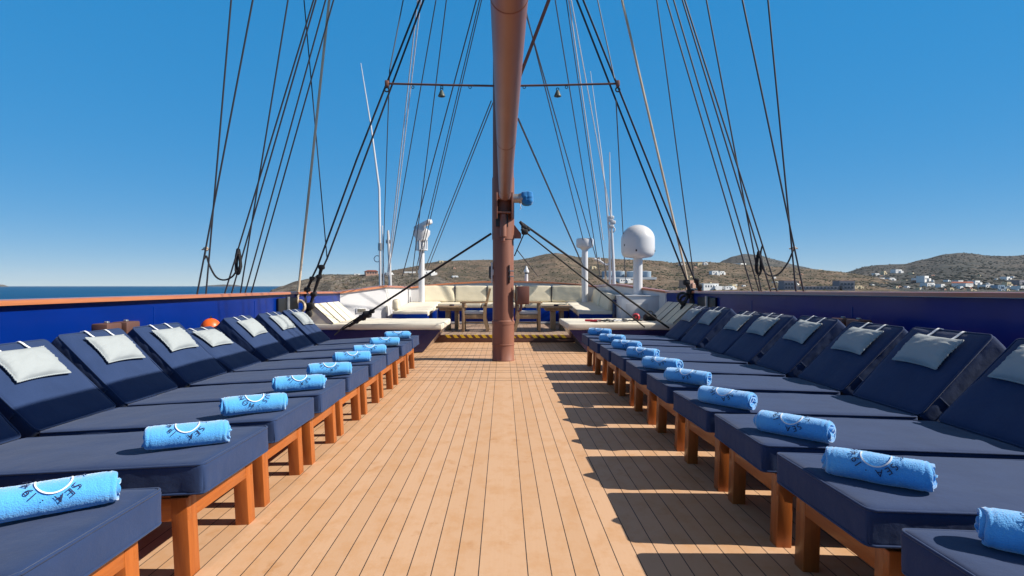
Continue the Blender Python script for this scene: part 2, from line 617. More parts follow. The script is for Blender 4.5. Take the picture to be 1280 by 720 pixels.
head = Hill('headland', 'low rocky headland with grey cliffs at the water, left of the mast',
            [(336, 366), (340, 362), (352, 357.5), (372, 351), (388, 348), (398, 343.5), (408, 342.8), (457, 343), (490, 341.5), (520, 341), (545, 345), (575, 358), (600, 366)],
            520, 600, M['rock'], p=0.5, amp=2.6, ns=0.035, step=1.0, rows=60, jag=0.25)
hill = Hill('hill', 'long dry brown hill with scattered scrub behind the stern',
            [(440, 362), (470, 350), (490, 338), (515, 333.5), (535, 328.5), (552, 326), (572, 325.5), (612, 324.5), (645, 325), (660, 322.5), (682, 317.5), (695, 316), (707, 318),
             (725, 321.5), (750, 322), (775, 324), (805, 325), (825, 326), (840, 328.5), (850, 327.5), (875, 327), (900, 328), (930, 330.5), (970, 333.5), (1010, 336),
             (1045, 339), (1065, 342), (1100, 347), (1135, 351), (1165, 356), (1200, 363)],
            620, 1150, M['hill'], p=0.95, amp=7, ns=0.008, rows=110)
dome = Hill('far_hill', 'rounded dark far hill peeking over the dry hill, right of the dome antenna',
            [(870, 352), (896, 330), (905, 325), (916, 320.5), (931, 317.3), (947, 318.5), (971, 325), (999, 332.5), (1026, 338), (1050, 342), (1075, 352)],
            1500, 2300, M['hill_far'], p=0.9, amp=9, ns=0.006, step=1.5)
town_hill = Hill('town_hill', 'broad dark scrub covered hill above the white village on the right',
                 [(1000, 360), (1040, 346), (1057, 340.5), (1083, 333), (1100, 331), (1130, 330), (1153, 324.5), (1181, 317.8), (1200, 316), (1214, 316.8), (1238, 319.8), (1261, 320),
                  (1290, 318.5), (1350, 322), (1430, 330), (1540, 345), (1600, 360)],
                 580, 1900, M['hill_far'], p=1.3, amp=9, ns=0.005, rows=100)
isl = Hill('island', 'thin pale island on the sea horizon at the left edge', [(-60, 358), (-30, 356), (-8, 355.3), (4, 355.8), (11, 358)], 3900, 4000, M['rock'], p=0.7, amp=0.5, step=2, rows=12)
isl2 = Hill('island', 'faint low island on the horizon between the left stays', [(250, 358), (262, 356.6), (280, 355.6), (294, 356), (306, 358)], 5000, 5200, M['hill_far'], p=0.7, amp=0.5, step=2, rows=12)


def shrubs(name, label, hills, m, seed):
    rnd = random.Random(seed)
    bm = bmesh.new()
    bmesh.ops.create_icosphere(bm, subdivisions=1, radius=1)
    bv = [q.co.copy() for q in bm.verts]
    bf = [[q.index for q in f.verts] for f in bm.faces]
    bm.free()
    mb = MB()
    for h, cnt, s0, s1, x0, x1 in hills:
        k = 0
        while k < cnt:
            px, v = rnd.uniform(x0, x1), rnd.random() ** 1.2
            q = h.pt(px, v)
            if noise.noise(Vector((q.x * 0.02, q.y * 0.012, 4))) < rnd.uniform(-0.5, 0.35) or q.z < -4:
                k += 0.3
                continue
            k += 1
            s = rnd.uniform(s0, s1)
            vs = [Vector((b.x * s * rnd.uniform(0.8, 1.4), b.y * s, b.z * s * rnd.uniform(0.5, 0.85) + 0.25 * s)) + q for b in bv]
            mb.add(vs, bf)
    o = mb.build(name, m, smooth=0)
    tag(o, label, 'shrubs', kind='stuff')


shrubs('shrubs', 'low dark green scrub dotted over the dry hill and headland', [(hill, 2600, 0.4, 1.3, 480, 860), (hill, 2600, 0.4, 1.7, 780, 1150), (head, 420, 0.25, 0.9, 400, 540)], M['shrub'], 3)
shrubs('shrubs', 'dark scrub and trees covering the hill above the village', [(town_hill, 4200, 1.0, 3.0, 1050, 1420), (dome, 700, 1.2, 3, 890, 1050)], M['shrub_far'], 5)


hz = MB().box((0, 2850, 61), (13200, 6600, 138)).build('haze', None, smooth=0)
hm = bpy.data.materials.new('sea_haze')
hm.use_nodes = True
hn = hm.node_tree
hn.nodes.remove(hn.nodes['Principled BSDF'])
pv = hn.nodes.new('ShaderNodeVolumePrincipled')
pv.inputs['Color'].default_value = (0.86, 0.92, 1.0, 1)
pv.inputs['Density'].default_value = 0.00003
hn.links.new(pv.outputs[0], hn.nodes['Material Output'].inputs['Volume'])
hz.data.materials.clear()
hz.data.materials.append(hm)
tag(hz, 'thin pale sea haze over the water and hills', 'haze', kind='stuff')

# ------------------------------------------------------------------ houses on the hills
def house(h, px, py, wpx, hpx, wall, label, roof=None, cat='house', name='house', group='houses on the hillsides', dpx=None, nwin=2, lift=0):
    q = h.spot(px, py)
    s = q.y / F
    W, Hh = wpx * s, hpx * s
    D = max(W * 0.7, 6.0) if dpx is None else dpx * s
    rz = random.uniform(0.25, 0.7)
    r = empty(name, q - Vector((0, 0, lift)), label, cat, group, rz)
    base = 3.0
    mb = MB().box((0, 0, (Hh - base) / 2), (W, D, Hh + base))
    if not roof:   # parapet of a flat roof and a lower wing
        mb.box((0, 0, Hh + 0.2), (W + 0.3, D + 0.3, 0.4))
        mb.box((W * 0.38, -D * 0.55, Hh * 0.3 - base / 2), (W * 0.45, D * 0.35, Hh * 0.6 + base))
    mb.build('wall', wall, r, smooth=0)
    if roof:
        a = W / 2 + 0.6
        rb = MB().prism([(-a, Hh), (a, Hh), (a * 0.55, Hh + hpx * s * 0.4), (-a * 0.55, Hh + hpx * s * 0.4)], -D / 2 - 0.6, D / 2 + 0.6)
        rb.build('roof', roof, r, smooth=0)
    for i in range(nwin):
        x = (i + 0.5) / nwin * W * 0.86 - W * 0.43
        MB().box((x, -D / 2 - 0.02, Hh * 0.55), (min(1.6, W / nwin * 0.45), 0.12, Hh * 0.34)).build('window', M['window_dark'], r, smooth=0)
    return r


Wt, Cr, Pk, Rf = M['wall_white'], M['wall_cream'], M['wall_pink'], M['tile_roof']
house(head, 464, 343.6, 15, 4.2, Pk, 'long house with red tiled roof on the headland, left of the whip antennas', Rf, nwin=4, lift=0)
house(head, 446, 343.2, 7, 1.8, Wt, 'tiny low white house left of the red roofed house on the headland', nwin=1, lift=1)
house(head, 486, 343.0, 8, 3, Wt, 'small white house just right of the red roofed house on the headland', lift=1)
house(hill, 512, 345.5, 14, 6, Wt, 'white house low on the slope left of the radar post', nwin=3)
house(hill, 533, 344.5, 18, 6, Wt, 'white villa directly behind the white radar post', nwin=4)
house(hill, 551, 327.8, 5, 1.8, Cr, 'tiny ruin on the hill crest just right of the radar post', nwin=1)
house(hill, 779, 353.0, 15, 4.5, Wt, 'low white building in front of the blue storage tanks', nwin=4)
house(hill, 741, 336.0, 6, 3, Cr, 'small tan house on the slope left of the blue storage tanks', nwin=1)
house(hill, 852, 331.2, 6, 2, Wt, 'small white house left of the pair on the ridge above the right shrouds', nwin=2)
house(hill, 873, 331.5, 6, 2.5, Cr, 'tan house among dark trees on the ridge right of the shrouds', nwin=2)
house(hill, 881, 331.2, 4, 3, Wt, 'small tall white house on the ridge, right of the tan one', nwin=1)
house(hill, 892, 342.5, 9, 4, Wt, 'white house halfway up the slope among dark hedges, left one of two', nwin=2)
house(hill, 901, 342.8, 7, 3, Wt, 'white house halfway up the slope among dark hedges, right one of two', nwin=2)
house(hill, 858, 359.5, 15, 9, Pk, 'terracotta house near the shore behind the right shroud chains', nwin=3)
house(hill, 884, 361.5, 22, 7, Wt, 'wide white house with blue windows just above the right rail near the shrouds', nwin=5)
house(hill, 909, 361.5, 14, 3.5, Wt, 'low white shed just above the rail, right of the wide white house', nwin=3)
house(hill, 915, 361, 6, 5, Cr, 'small cream cube house above the rail left of the coiled rope', nwin=1)
house(dome, 925, 333, 13, 3.5, Wt, 'white building at the foot of the far rounded hill', nwin=3)
house(dome, 970, 338, 13, 4, Wt, 'white house low on the far hill behind the hanging rope loop', nwin=3)
house(dome, 983, 338.5, 8, 2.5, Wt, 'low white house beside the stays at the foot of the far hill', nwin=2)
house(dome, 1022, 339.5, 10, 2.5, Cr, 'pale house on the saddle between the far hill and village hill', nwin=2)
house(hill, 1069, 360, 12, 3, Cr, 'low tan house above the rail, right of the unfinished grey building', nwin=2)
house(town_hill, 1104, 343.5, 6, 4, Cr, 'yellow house high on the left slope of the village hill', nwin=2)
house(town_hill, 1094, 345, 7, 3, Wt, 'white house just left of the yellow house on the village hill', nwin=2)
house(town_hill, 1120, 341.2, 10, 4, Wt, 'bright white house right of and above the yellow house', nwin=3)
house(town_hill, 1100, 350, 9, 2.5, Wt, 'low white house below the yellow house', nwin=3)
house(town_hill, 1112, 350.5, 9, 3, Wt, 'white terraced house below and right of the yellow house', nwin=3)
house(town_hill, 1153, 353, 13, 7, Wt, 'large white stepped building standing alone on the village slope', nwin=4)
house(town_hill, 1159, 358.5, 13, 4.5, Wt, 'white house below the large stepped building', nwin=3)
house(town_hill, 1175, 359.5, 9, 4, Wt, 'white cube house between the stepped building and red roofs', nwin=2)
house(town_hill, 1203, 358.5, 21, 5, Wt, 'wide village house with large red tiled roof', Rf, nwin=5)
house(town_hill, 1197, 354.5, 10, 4, Wt, 'white house behind the large red tiled roof', nwin=2)
house(town_hill, 1217, 356, 12, 5, Wt, 'white block with flat roof right of the large red tiled roof', nwin=3)
house(town_hill, 1232, 361, 14, 4.5, Wt, 'low white house near the rail below the flat roofed block', nwin=3)
house(town_hill, 1247, 361.5, 12, 4.5, M['tank'], 'pale blue house near the rail on the right side of the village', nwin=3)
house(town_hill, 1258, 358.5, 8, 5.5, Cr, 'yellow village house with white parapet, near the right edge', nwin=2)
house(town_hill, 1256, 349.5, 10, 3, Wt, 'white chapel like house higher up near the right edge', nwin=2)
house(town_hill, 1272, 356.5, 14, 6, M['concrete'], 'grey flat roofed house at the right edge of the village', nwin=3)
house(town_hill, 1274, 361.5, 14, 4, Wt, 'white house at the right edge just above the rail', nwin=3)
rt = random.Random(21)
tiny = MB().box((0, 0, 0.4), (1, 0.8, 1.2)).box((0.35, -0.35, 0.2), (0.5, 0.5, 0.8))
TINY = [tiny.mesh('tiny_house', m_, 0) for m_ in (Wt, Wt, Cr, Pk)]
for h_, n_, x0_, x1_, y0_, y1_, lab_, g_ in (
        (hill, 16, 835, 1000, 332, 362, 'tiny pale house scattered on the terraced slope above the right rail', 'tiny houses on the terraced slope'),
        (hill, 9, 500, 575, 336, 350, 'tiny pale house scattered on the slope behind the radar post', 'tiny houses behind the radar post'),
        (town_hill, 62, 1085, 1345, 343, 363, 'tiny white house scattered among the larger houses of the village', 'tiny village houses')):
    for _ in range(n_):
        q = h_.spot(rt.uniform(x0_, x1_), y1_ - (y1_ - y0_) * rt.random() ** 1.8)
        s = q.y / F
        o = bpy.data.objects.new('house', TINY[rt.randrange(4)])
        COL.objects.link(o)
        o.location = q
        w_ = rt.uniform(2.5, 7) * s
        o.scale = (w_, w_, rt.uniform(1.3, 2.6) * s)
        o.rotation_euler.z = rt.uniform(.2, .8)
        tag(o, lab_, 'house', g_)
# storage tanks
for px, lab in ((759, 'leftmost blue cylindrical storage tank on the hillside'), (774, 'second blue storage tank from the left on the hillside'),
                (790, 'third blue storage tank from the left, behind the dome post'), (807, 'rightmost blue cylindrical storage tank on the hillside')):
    q = hill.spot(px, 346)
    s = q.y / F
    mb = MB().lathe([(6.7 * s, -1), (6.7 * s, 6.3 * s), (6.3 * s, 6.6 * s), (0.5, 7.2 * s)], 28)
    r = empty('storage_tank', q, lab, 'storage tank', 'storage tanks on the hillside')
    mb.build('shell', M['tank'], r, smooth=30)
    MB().torus((0, 0, 6.35 * s), 6.72 * s, 0.25, n=28, k=6).build('rim', M['wall_white'], r)
q = hill.spot(786, 348)
tag(MB().box((0, 0, 0), (66 * q.y / F, 14, 3.0)).build('tank_terrace', M['wall_white'], smooth=0, loc=q), 'long white retaining wall under the blue storage tanks', 'wall')
# unfinished grey building: two open towers joined by a long low wing
q = hill.spot(1021, 362)
s = q.y / F
r = empty('unfinished_building', q, 'long unfinished grey concrete building just above the right rail', 'building')
MB().box((0, 0, 1.2 * s), (56 * s, 12, 5.6 * s)).build('long_wing', M['concrete'], r, smooth=0)
for cx, wd, hh in ((-36, 16, 10.5), (34, 19, 10.5)):
    MB().box((cx * s, 1, hh / 2 * s - 2), (wd * s, 14, hh * s + 4)).build('tower', M['concrete'], r, smooth=0)
    MB().box((cx * s, 1, hh * s + 0.4), (wd * s * 0.96, 13, 0.8)).build('brick_course', M['wall_pink'], r, smooth=0)
    for i in range(4):
        for k in range(2):
            MB().box((cx * s + (i - 1.5) * wd * s * 0.23, -6.1, (2.4 + 4.4 * k) * s), (wd * s * 0.13, 0.3, 2.4 * s)).build('window', M['window_dark'], r, smooth=0)
for i in range(12):
    MB().box(((i - 5.5) * 4.4 * s, -6.1, 2.0 * s), (2.0 * s, 0.3, 2.0 * s)).build('window', M['window_dark'], r, smooth=0)

# ------------------------------------------------------------------ ship: deck, hull, bulwarks
BW = 3.72
CAMB = [(-BW, -0.132), (-1.30, 0), (1.30, 0), (BW, -0.075)]      # the deck falls away towards both bulwarks
mb = MB()
mb.add([(x * k, y, z) for y, k in ((-7, 1), (9.8, 1), (12.62, 0.985)) for x, z in CAMB],
       [[r * 4 + i, r * 4 + i + 1, r * 4 + i + 5, r * 4 + i + 4] for r in (0, 1) for i in range(3)])
deck = mb.build('deck', M['deck'], smooth=0)
tag(deck, 'sunlit planked deck with dark seams running to the mast', 'deck', kind='structure')
# raised stern deck with a slight sheer
STN = [(3.5, 12.58), (2.9, 13.6), (2.75, 16.2), (1.5, 16.62), (0, 16.82), (-1.5, 16.62), (-2.75, 16.2), (-2.9, 13.6), (-3.5, 12.58)]


def fz(y):
    return 0.16 + (y - 12.5) * 0.021


mb = MB().add([(x, y, fz(y)) for x, y in STN], [list(range(9))])
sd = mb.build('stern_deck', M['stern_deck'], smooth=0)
tag(sd, 'raised stern deck with the teak tables and chairs', 'deck', kind='structure')
st = empty('deck_step', (0, 12.5, 0), 'dark brown step up to the stern deck with yellow and black nosing', 'step')
MB().box((0, 0.03, 0.047), (3.3, 0.06, 0.094), 0.004).build('riser', M['dark_brown'], st)
MB().box((0, 0.036, 0.129), (3.3, 0.09, 0.068), 0.006).build('nosing', M['dark_brown'], st)
mb = MB()
for i in range(17):
    x = -1.22 + i * 0.158
    mb.add([(x, -0.0105, 0.098), (x + 0.085, -0.0105, 0.098), (x + 0.03, -0.0105, 0.162), (x - 0.055, -0.0105, 0.162),
            (x + 0.03, 0.06, 0.1645), (x - 0.055, 0.06, 0.1645)], [[0, 1, 2, 3], [3, 2, 4, 5]])
mb.build('hazard_stripes', M['yellow'], st, smooth=0)

# hull body under the deck
mb = MB()
HP = [(-BW - .12, -7), (-BW - .12, 9.8), (-3.74, 12.6), (-2.9, 13.4), (-2.78, 16.3), (-1.5, 16.75), (0, 16.95), (1.5, 16.75), (2.78, 16.3), (2.9, 13.4), (3.74, 12.6), (BW + .12, 9.8), (BW + .12, -7)]
n = len(HP)
vs = [(x, y, -0.16) for x, y in HP] + [(x * 0.93, y - 0.1, -6.4) for x, y in HP]
mb.add(vs, [[i, (i + 1) % n, n + (i + 1) % n, n + i] for i in range(n)] + [list(range(n))[::-1]])
tag(mb.build('ship_hull', M['blue_paint'], smooth=0), 'dark blue ship hull under the deck', 'hull')


def strip_wall(name, path, thick, mats, parent, z0=0.0, mi_in=0):
    """path: list of (x, y, ztop); wall thickened to the outside (away from x=0,y=8)"""
    mb = MB()
    vs, fs = [], []
    k = len(path)
    for i, (x, y, z) in enumerate(path):
        a = Vector(path[max(i - 1, 0)][:2])
        b = Vector(path[min(i + 1, k - 1)][:2])
        t = (b - a).normalized()
        nn = Vector((t.y, -t.x))
        if nn.dot(Vector((x, y - 8))) < 0:
            nn = -nn
        zb = z0(y) if callable(z0) else z0
        for (o, zz) in ((0, zb), (0, z), (thick, z), (thick, zb)):
            vs.append((x + nn.x * o, y + nn.y * o, zz))
    for i in range(k - 1):
        for j in range(4):
            fs.append([i * 4 + j, i * 4 + (j + 1) % 4, (i + 1) * 4 + (j + 1) % 4, (i + 1) * 4 + j])
    fs += [[0, 1, 2, 3], [(k - 1) * 4 + j for j in (3, 2, 1, 0)]]
    mb.add(vs, fs)
    return mb.build(name, mats, parent, smooth=35)


def strip_cap(name, path, w0, w1, h, m, parent):
    mb = MB()
    vs, fs = [], []
    k = len(path)
    for i, (x, y, z) in enumerate(path):
        a = Vector(path[max(i - 1, 0)][:2])
        b = Vector(path[min(i + 1, k - 1)][:2])
        t = (b - a).normalized()
        nn = Vector((t.y, -t.x))
        if nn.dot(Vector((x, y - 8))) < 0:
            nn = -nn
        for (o, zz) in ((-w0, z + .004), (-w0 + .008, z + h - .006), (-w0 + .02, z + h), (w1 - .02, z + h), (w1, z + h - .01), (w1, z + .004)):
            vs.append((x + nn.x * o, y + nn.y * o, zz))
    for i in range(k - 1):
        for j in range(6):
            fs.append([i * 6 + j, i * 6 + (j + 1) % 6, (i + 1) * 6 + (j + 1) % 6, (i + 1) * 6 + j])
    fs += [list(range(6)), [(k - 1) * 6 + j for j in range(6)][::-1]]
    mb.add(vs, fs)
    return mb.build(name, m, parent, smooth=35)


def bulwark(sx, zfun, label):
    r = empty('bulwark', (0, 0, 0), label, 'bulwark', 'bulwarks along both sides of the deck')
    ys = [-7 + i * 0.6 for i in range(28)] + [9.8, 10.6, 11.4, 12.1, 12.6]
    path = [(sx * (BW if y <= 9.8 else BW - 0.1 * ((y - 9.8) / 2.8)), y, zfun(y)) for y in sorted(set(ys))]
    strip_wall('wall', path, 0.1, M['blue_paint'], r, z0=-0.15)
    strip_cap('cap_rail', path, 0.06, 0.17, 0.045, M['cap'], r)
    for y in (-1.4, 1.1, 3.55, 6.05, 8.5):
        MB().box((sx * (BW - 0.001), y, 0.5), (0.007, 0.014, 1.05), 0.002).build('plate_seam', M['blue_paint'], r)
    return r


bulwark(-1, lambda y: 1.098 if y < 10 else 1.098 - 0.02 * (y - 10) / 2.6, 'sunlit glossy blue bulwark with varnished cap rail, left side')
bulwark(1, lambda y: 1.112 + (9.4 - y) * 0.0085 if y < 9.4 else 1.112 - 0.02 * (y - 9.4) / 3, 'shaded dark blue bulwark with wooden cap rail, right side')

sb = empty('stern_bulwark', (0, 14, 0), 'white stern bulwark with reddish cap rail curving round the seats', 'bulwark')
sp = [(-3.64, 12.6, 1.07), (-2.78, 13.42, 1.205), (-2.68, 14.8, 1.19), (-2.62, 16.2, 1.17), (-2.1, 16.45, 1.23), (-1.5, 16.62, 1.285), (-.75, 16.75, 1.325), (0, 16.8, 1.34),
      (.75, 16.75, 1.33), (1.5, 16.62, 1.30), (2.1, 16.45, 1.255), (2.62, 16.2, 1.20), (2.72, 14.8, 1.235), (2.84, 14.0, 1.24), (3.25, 13.1, 1.15), (3.6, 12.6, 1.085)]
spl = [(x, y - 14, z) for x, y, z in sp]


def strip_local(fn, *a, **k):
    return fn(*a, **k)


# build in local space of the empty (offset -14 in y) with the outside test in world space
def shift(o, dy):
    o.data.transform(Matrix.Translation((0, dy, 0)))
    return o


shift(strip_wall('wall', sp, 0.1, M['white_paint'], sb, z0=lambda y: -0.15), -14)
shift(strip_cap('cap_rail', sp, 0.05, 0.15, 0.05, M['cap'], sb), -14)
# vent on the angled white panel facing the deck
t = Vector((0.86, 0.82, 0)).normalized()
nn = Vector((0.82, -0.86, 0)).normalized()
vm = Matrix(((t.x, nn.x, 0, 0), (t.y, nn.y, 0, 0), (0, 0, 1, 0), (0, 0, 0, 1)))
pc = at(452, 388, 12.95) - Vector((0, 14, 0))
mbv = MB().box((0, 0.0, 0), (0.26, 0.03, 0.12), 0.004)
vo = mbv.build('vent', M['white_paint'], sb)
wl = Vector((-3.64, -1.4, 0))
proj = wl + t * (pc - wl).dot(t) + nn * 0.012
vm.translation = Vector((proj.x, proj.y, 0.68))
vo.matrix_local = vm
g = MB()
for k in range(5):
    g.box((0, 0.016, -0.036 + k * 0.018), (0.21, 0.01, 0.012))
g.build('grille', M['grille'], vo)

# white locker on the right carrying the dome post
lk = empty('locker', (3.1, 13.2, 0.1), 'white deck locker under the dome antenna, behind the right sunbed', 'locker')
MB().box((0.02, 0, 0.42), (0.96, 0.9, 0.98), 0.015).build('body', M['white_paint'], lk)
MB().box((0.02, 0, 0.917), (0.99, 0.93, 0.02), 0.006).build('lid', M['white_paint'], lk)
MB().box((-0.1, -0.456, 0.5), (0.5, 0.012, 0.5), 0.004).build('door', M['grey_white'], lk)

# ------------------------------------------------------------------ stern seating
ub = empty('corner_bench', (0, 15.6, fz(15.6)), 'built in navy bench with cream cushions curving round the stern', 'bench')
z0 = fz(15.6)
SEAT = 0.78 - z0


def wav(a, s):
    return lambda p, n_: fbm((p.x + 3, p.y, p.z), s) * a


ubase = MB().box((0, 0.1, (SEAT - 0.13) / 2 + 0.03), (3.5, 0.9, SEAT - 0.13 - 0.06), 0.01)
for sx in (-1, 1):
    ubase.box((sx * 2.18, -0.98, (SEAT - 0.13) / 2 - 0.03), (0.82, 2.7, SEAT - 0.20), 0.01)
ubase.build('base', M['blue_paint'], ub)
MB().box((0, -0.352, 0.035), (3.3, 0.01, 0.05)).build('kick_strip', M['white_paint'], ub)
for i in range(3):
    x = (i - 1) * 1.17
    MB().rbox((1.16, 0.88, 0.13), 0.035, (10, 8, 2), wav(0.006, 4)).build('seat_cushion', M['cream'], ub, 60, loc=(x, 0.08, SEAT - 0.065))
for i in range(5):
    x = (i - 2) * 0.915
    mtx = Matrix.Rotation(R((0, 0, 0, 0, 0)[i] + (12 if i == 0 else -12 if i == 4 else 0)), 4, 'Z') @ Matrix.Rotation(R(-9), 4, 'X')
    MB().rbox((0.90, 0.13, 0.46), 0.035, (10, 2, 8), wav(0.009, 4), mtx).build('back_cushion', M['cream'], ub, 60, loc=(x, 0.56 - (0.11 if i in (0, 4) else 0), SEAT + 0.235))
for sx in (-1, 1):
    mtx = Matrix.Rotation(R(3.2), 4, 'X')
    for k in range(2):
        MB().rbox((0.84, 1.33, 0.13), 0.035, (8, 10, 2), wav(0.006, 4), mtx).build('seat_cushion', M['cream_light'], ub, 60, loc=(sx * 2.17, -1.66 + k * 1.34, SEAT - 0.15 + k * 0.075))
        m2 = Matrix.Rotation(R(sx * 12), 4, 'Y') @ Matrix.Rotation(R(2), 4, 'X')
        if sx < 0:      # only a slim bolster at the open end of the left arm
            if k == 0:
                MB().rbox((0.16, 0.3, 0.26), 0.06, (3, 4, 5), wav(0.008, 4)).build('bolster', M['cream'], ub, 60, loc=(-2.53, -2.15, SEAT + 0.02))
            continue
        MB().rbox((0.12, 1.3, 0.40), 0.035, (2, 10, 8), wav(0.008, 4), m2).build('back_cushion', M['cream_light'] if sx < 0 else M['cream'], ub, 60, loc=(sx * 2.55, -1.62 + k * 1.33, SEAT + 0.09 + k * 0.06))
for x in (-1.37, -.457, .457, 1.37):
    MB().box((x, 0.53, SEAT + 0.22), (0.025, 0.1, 0.44)).build('cushion_strap', M['dark_seam'], ub)
MB().box((2.60, -2.33, 0.27), (0.10, 0.05, 0.86), 0.006).build('end_post', M['navy_paint'], ub)


def table(x, y, label):
    r = empty('teak_table', (x, y, fz(y)), label, 'table', 'teak tables on the stern deck')
    t_ = MB()
    for k in range(6):
        t_.box((0, -0.30 + 0.12 * k, 0.545), (0.70, 0.116, 0.05), 0.004)
    t_.build('table_top', M['old_teak'], r)
    MB().box((-0.09, 0, 0.26), (0.11, 0.34, 0.52), 0.006).build('leg', M['old_teak'], r)
    MB().box((0.12, 0.02, 0.26), (0.09, 0.30, 0.52), 0.006).build('leg', M['old_teak'], r)
    MB().box((0, 0, 0.485), (0.56, 0.5, 0.06), 0.004).build('apron', M['old_teak'], r)
    return r


table(-1.25, 13.85, 'weathered teak table to the left of the mast')
table(1.30, 13.85, 'weathered teak table to the right of the mast')
for x, lab in ((-1.24, 'small dark blue ashtray on the left teak table'), (1.28, 'small dark blue ashtray on the right teak table')):
    o = MB().lathe([(0.05, 0), (0.06, 0.012), (0.062, 0.045), (0.05, 0.045), (0.045, 0.015), (0.001, 0.014)], 16).build('ashtray', M['navy_paint'], None, loc=(x, 13.72, fz(13.85) + 0.5635))
    tag(o, lab, 'ashtray', 'ashtrays on the teak tables')


def armchair(label, loc, rz):
    """faces +x; seat 0.44, back at -x"""
    r = empty('teak_armchair', loc, label, 'armchair', 'teak armchairs on the stern deck', rz)
    for sy in (-1, 1):
        MB().box((0.27, sy * 0.26, 0.33), (0.06, 0.06, 0.66), 0.006).build('leg', M['old_teak'], r)
        lg = MB()
        lg.prism([(-0.20, 0.62), (-0.27, 0.62), (-0.26, 0.3), (-0.34, 0), (-0.27, 0), (-0.19, 0.3)], sy * 0.26 - 0.022, sy * 0.26 + 0.022)
        lg.prism([(-0.22, 0.60), (-0.27, 0.60), (-0.37, 1.0), (-0.33, 1.0)], sy * 0.26 - 0.022, sy * 0.26 + 0.022)
        lg.build('leg', M['old_teak'], r)
        MB().box((0.02, sy * 0.27, 0.675), (0.64, 0.08, 0.035), 0.008).build('armrest', M['old_teak'], r)
    MB().box((0.02, 0, 0.35), (0.52, 0.52, 0.10), 0.006).build('seat', M['old_teak'], r)
    MB().rbox((0.5, 0.48, 0.07), 0.025, (6, 6, 2)).build('seat_cushion', M['grey_white'], r, 60, loc=(0.02, 0, 0.437))
    b = MB()
    mt = Matrix.Translation((-0.245, 0, 0.62)) @ Matrix.Rotation(R(-14), 4, 'Y')
    for k in range(8):
        b.box((0, -0.21 + k * 0.06, 0.17), (0.018, 0.035, 0.36), 0.003, mtx=mt)
    b.box((0, 0, 0.37), (0.03, 0.5, 0.06), 0.006, mtx=mt).box((0, 0, 0.0), (0.03, 0.5, 0.05), 0.006, mtx=mt)
    b.build('backrest', M['old_teak'], r)
    MB().box((0, 0, 0.2), (0.45, 0.03, 0.03)).build('stretcher', M['old_teak'], r)
    return r


armchair('weathered teak armchair with pale seat, left of the mast, facing the left table', (-0.66, 13.45, fz(13.4)), R(180))
armchair('weathered teak armchair partly hidden behind the mast, facing the right table', (0.57, 13.45, fz(13.4)), R(0))


def sunbed(sx, x_in, label):
    r = empty('double_sunbed', (sx * 2.4, 11.55, 0), label, 'sunbed', 'cream double sunbeds beside the step')
    xi = x_in - 2.4 * 1
    out = 1.28
    poly = [(xi + 0.36, 0.0), (out, 0.0), (out, 0.41), (xi + 0.03, 0.41)]
    MB().prism([(sx * a, b) for a, b in poly], -0.85, 0.88).build('base', M['navy_paint'], r, smooth=0)
    wdt = out - xi
    for k in range(2):
        MB().rbox((wdt, 0.86, 0.12), 0.03, (16, 8, 2), wav(0.007, 3)).build('mattress', M['cream_light'], r, 60, loc=(sx * (xi + wdt / 2), -0.42 + 0.87 * k, 0.473))
        wm = MB()
        y0_, y1_ = -0.84 + 0.87 * k, 0.0 + 0.87 * k
        wm.prism([(sx * a, b) for a, b in ((0.80, 0.534), (1.26, 0.534), (1.26, 0.90), (1.20, 0.905))], y0_, y1_)
        wm.build('head_cushion', M['cream'] if k == 0 else M['cream_light'], r, smooth=20)
        st_ = MB().tube([(sx * 0.80, y0_ - .002, 0.54), (sx * 1.20, y0_ - .002, 0.907)], 0.007, 6)
        st_.build('piping', M['dark_seam'], r)
        MB().tube([(sx * 0.80, y0_ + .42, 0.537), (sx * 1.20, y0_ + .42, 0.907)], 0.005, 6).build('seam', M['dark_seam'], r)
    return r


sunbed(-1, 1.15, 'cream double sunbed on a flared navy base, left of the step')
sunbed(1, 1.22, 'cream double sunbed with red and black gear on it, right of the step')
# gear left lying on the right sunbed
g = empty('snorkel_gear', at(768, 398, 11.3).xy.to_3d() + Vector((0, 0, 0.537)), 'tangle of black straps and red clips lying on the right sunbed', 'gear')
rnd = random.Random(4)
for k, (x, y) in enumerate(((-0.42, -0.1), (-0.33, 0.02), (-0.5, 0.05))):
    MB().rbox((0.16, 0.07, 0.04), 0.015, (3, 2, 2), None, Matrix.Rotation(rnd.uniform(-.6, .6), 4, 'Z')).build('clip', M['red'], g, 60, loc=(x, y, 0.02))
mb = MB()
for k in range(6):
    pts = []
    x, y = -0.25 + k * 0.1, rnd.uniform(-0.1, 0.1)
    a = rnd.uniform(0, 6)
    for j in range(9):
        pts.append((x, y, 0.018 + 0.012 * (j % 2)))
        a += rnd.uniform(-0.7, 0.7)
        x += 0.05 * math.cos(a)
        y += 0.04 * math.sin(a)
    mb.tube(pts, 0.016, 6)
mb.build('strap', M['black'], g)
MB().tube([(-0.1, -0.12, 0.02), (0.05, -0.08, 0.03), (0.22, -0.02, 0.02), (0.3, 0.08, 0.02)], 0.014, 6).build('cord', M['rope_white'], g)
p = at(795, 393, 11.6)
o = MB().rbox((0.16, 0.15, 0.15), 0.07, (3, 3, 3)).torus((-0.02, -0.072, 0.0), 0.045, 0.014, (0, 1, 0), 16, 6, 1).build('red_float', [M['red'], M['black']], None, 60, loc=(p.x, p.y, 0.61))
tag(o, 'round red float with dark opening on the right sunbed', 'float')
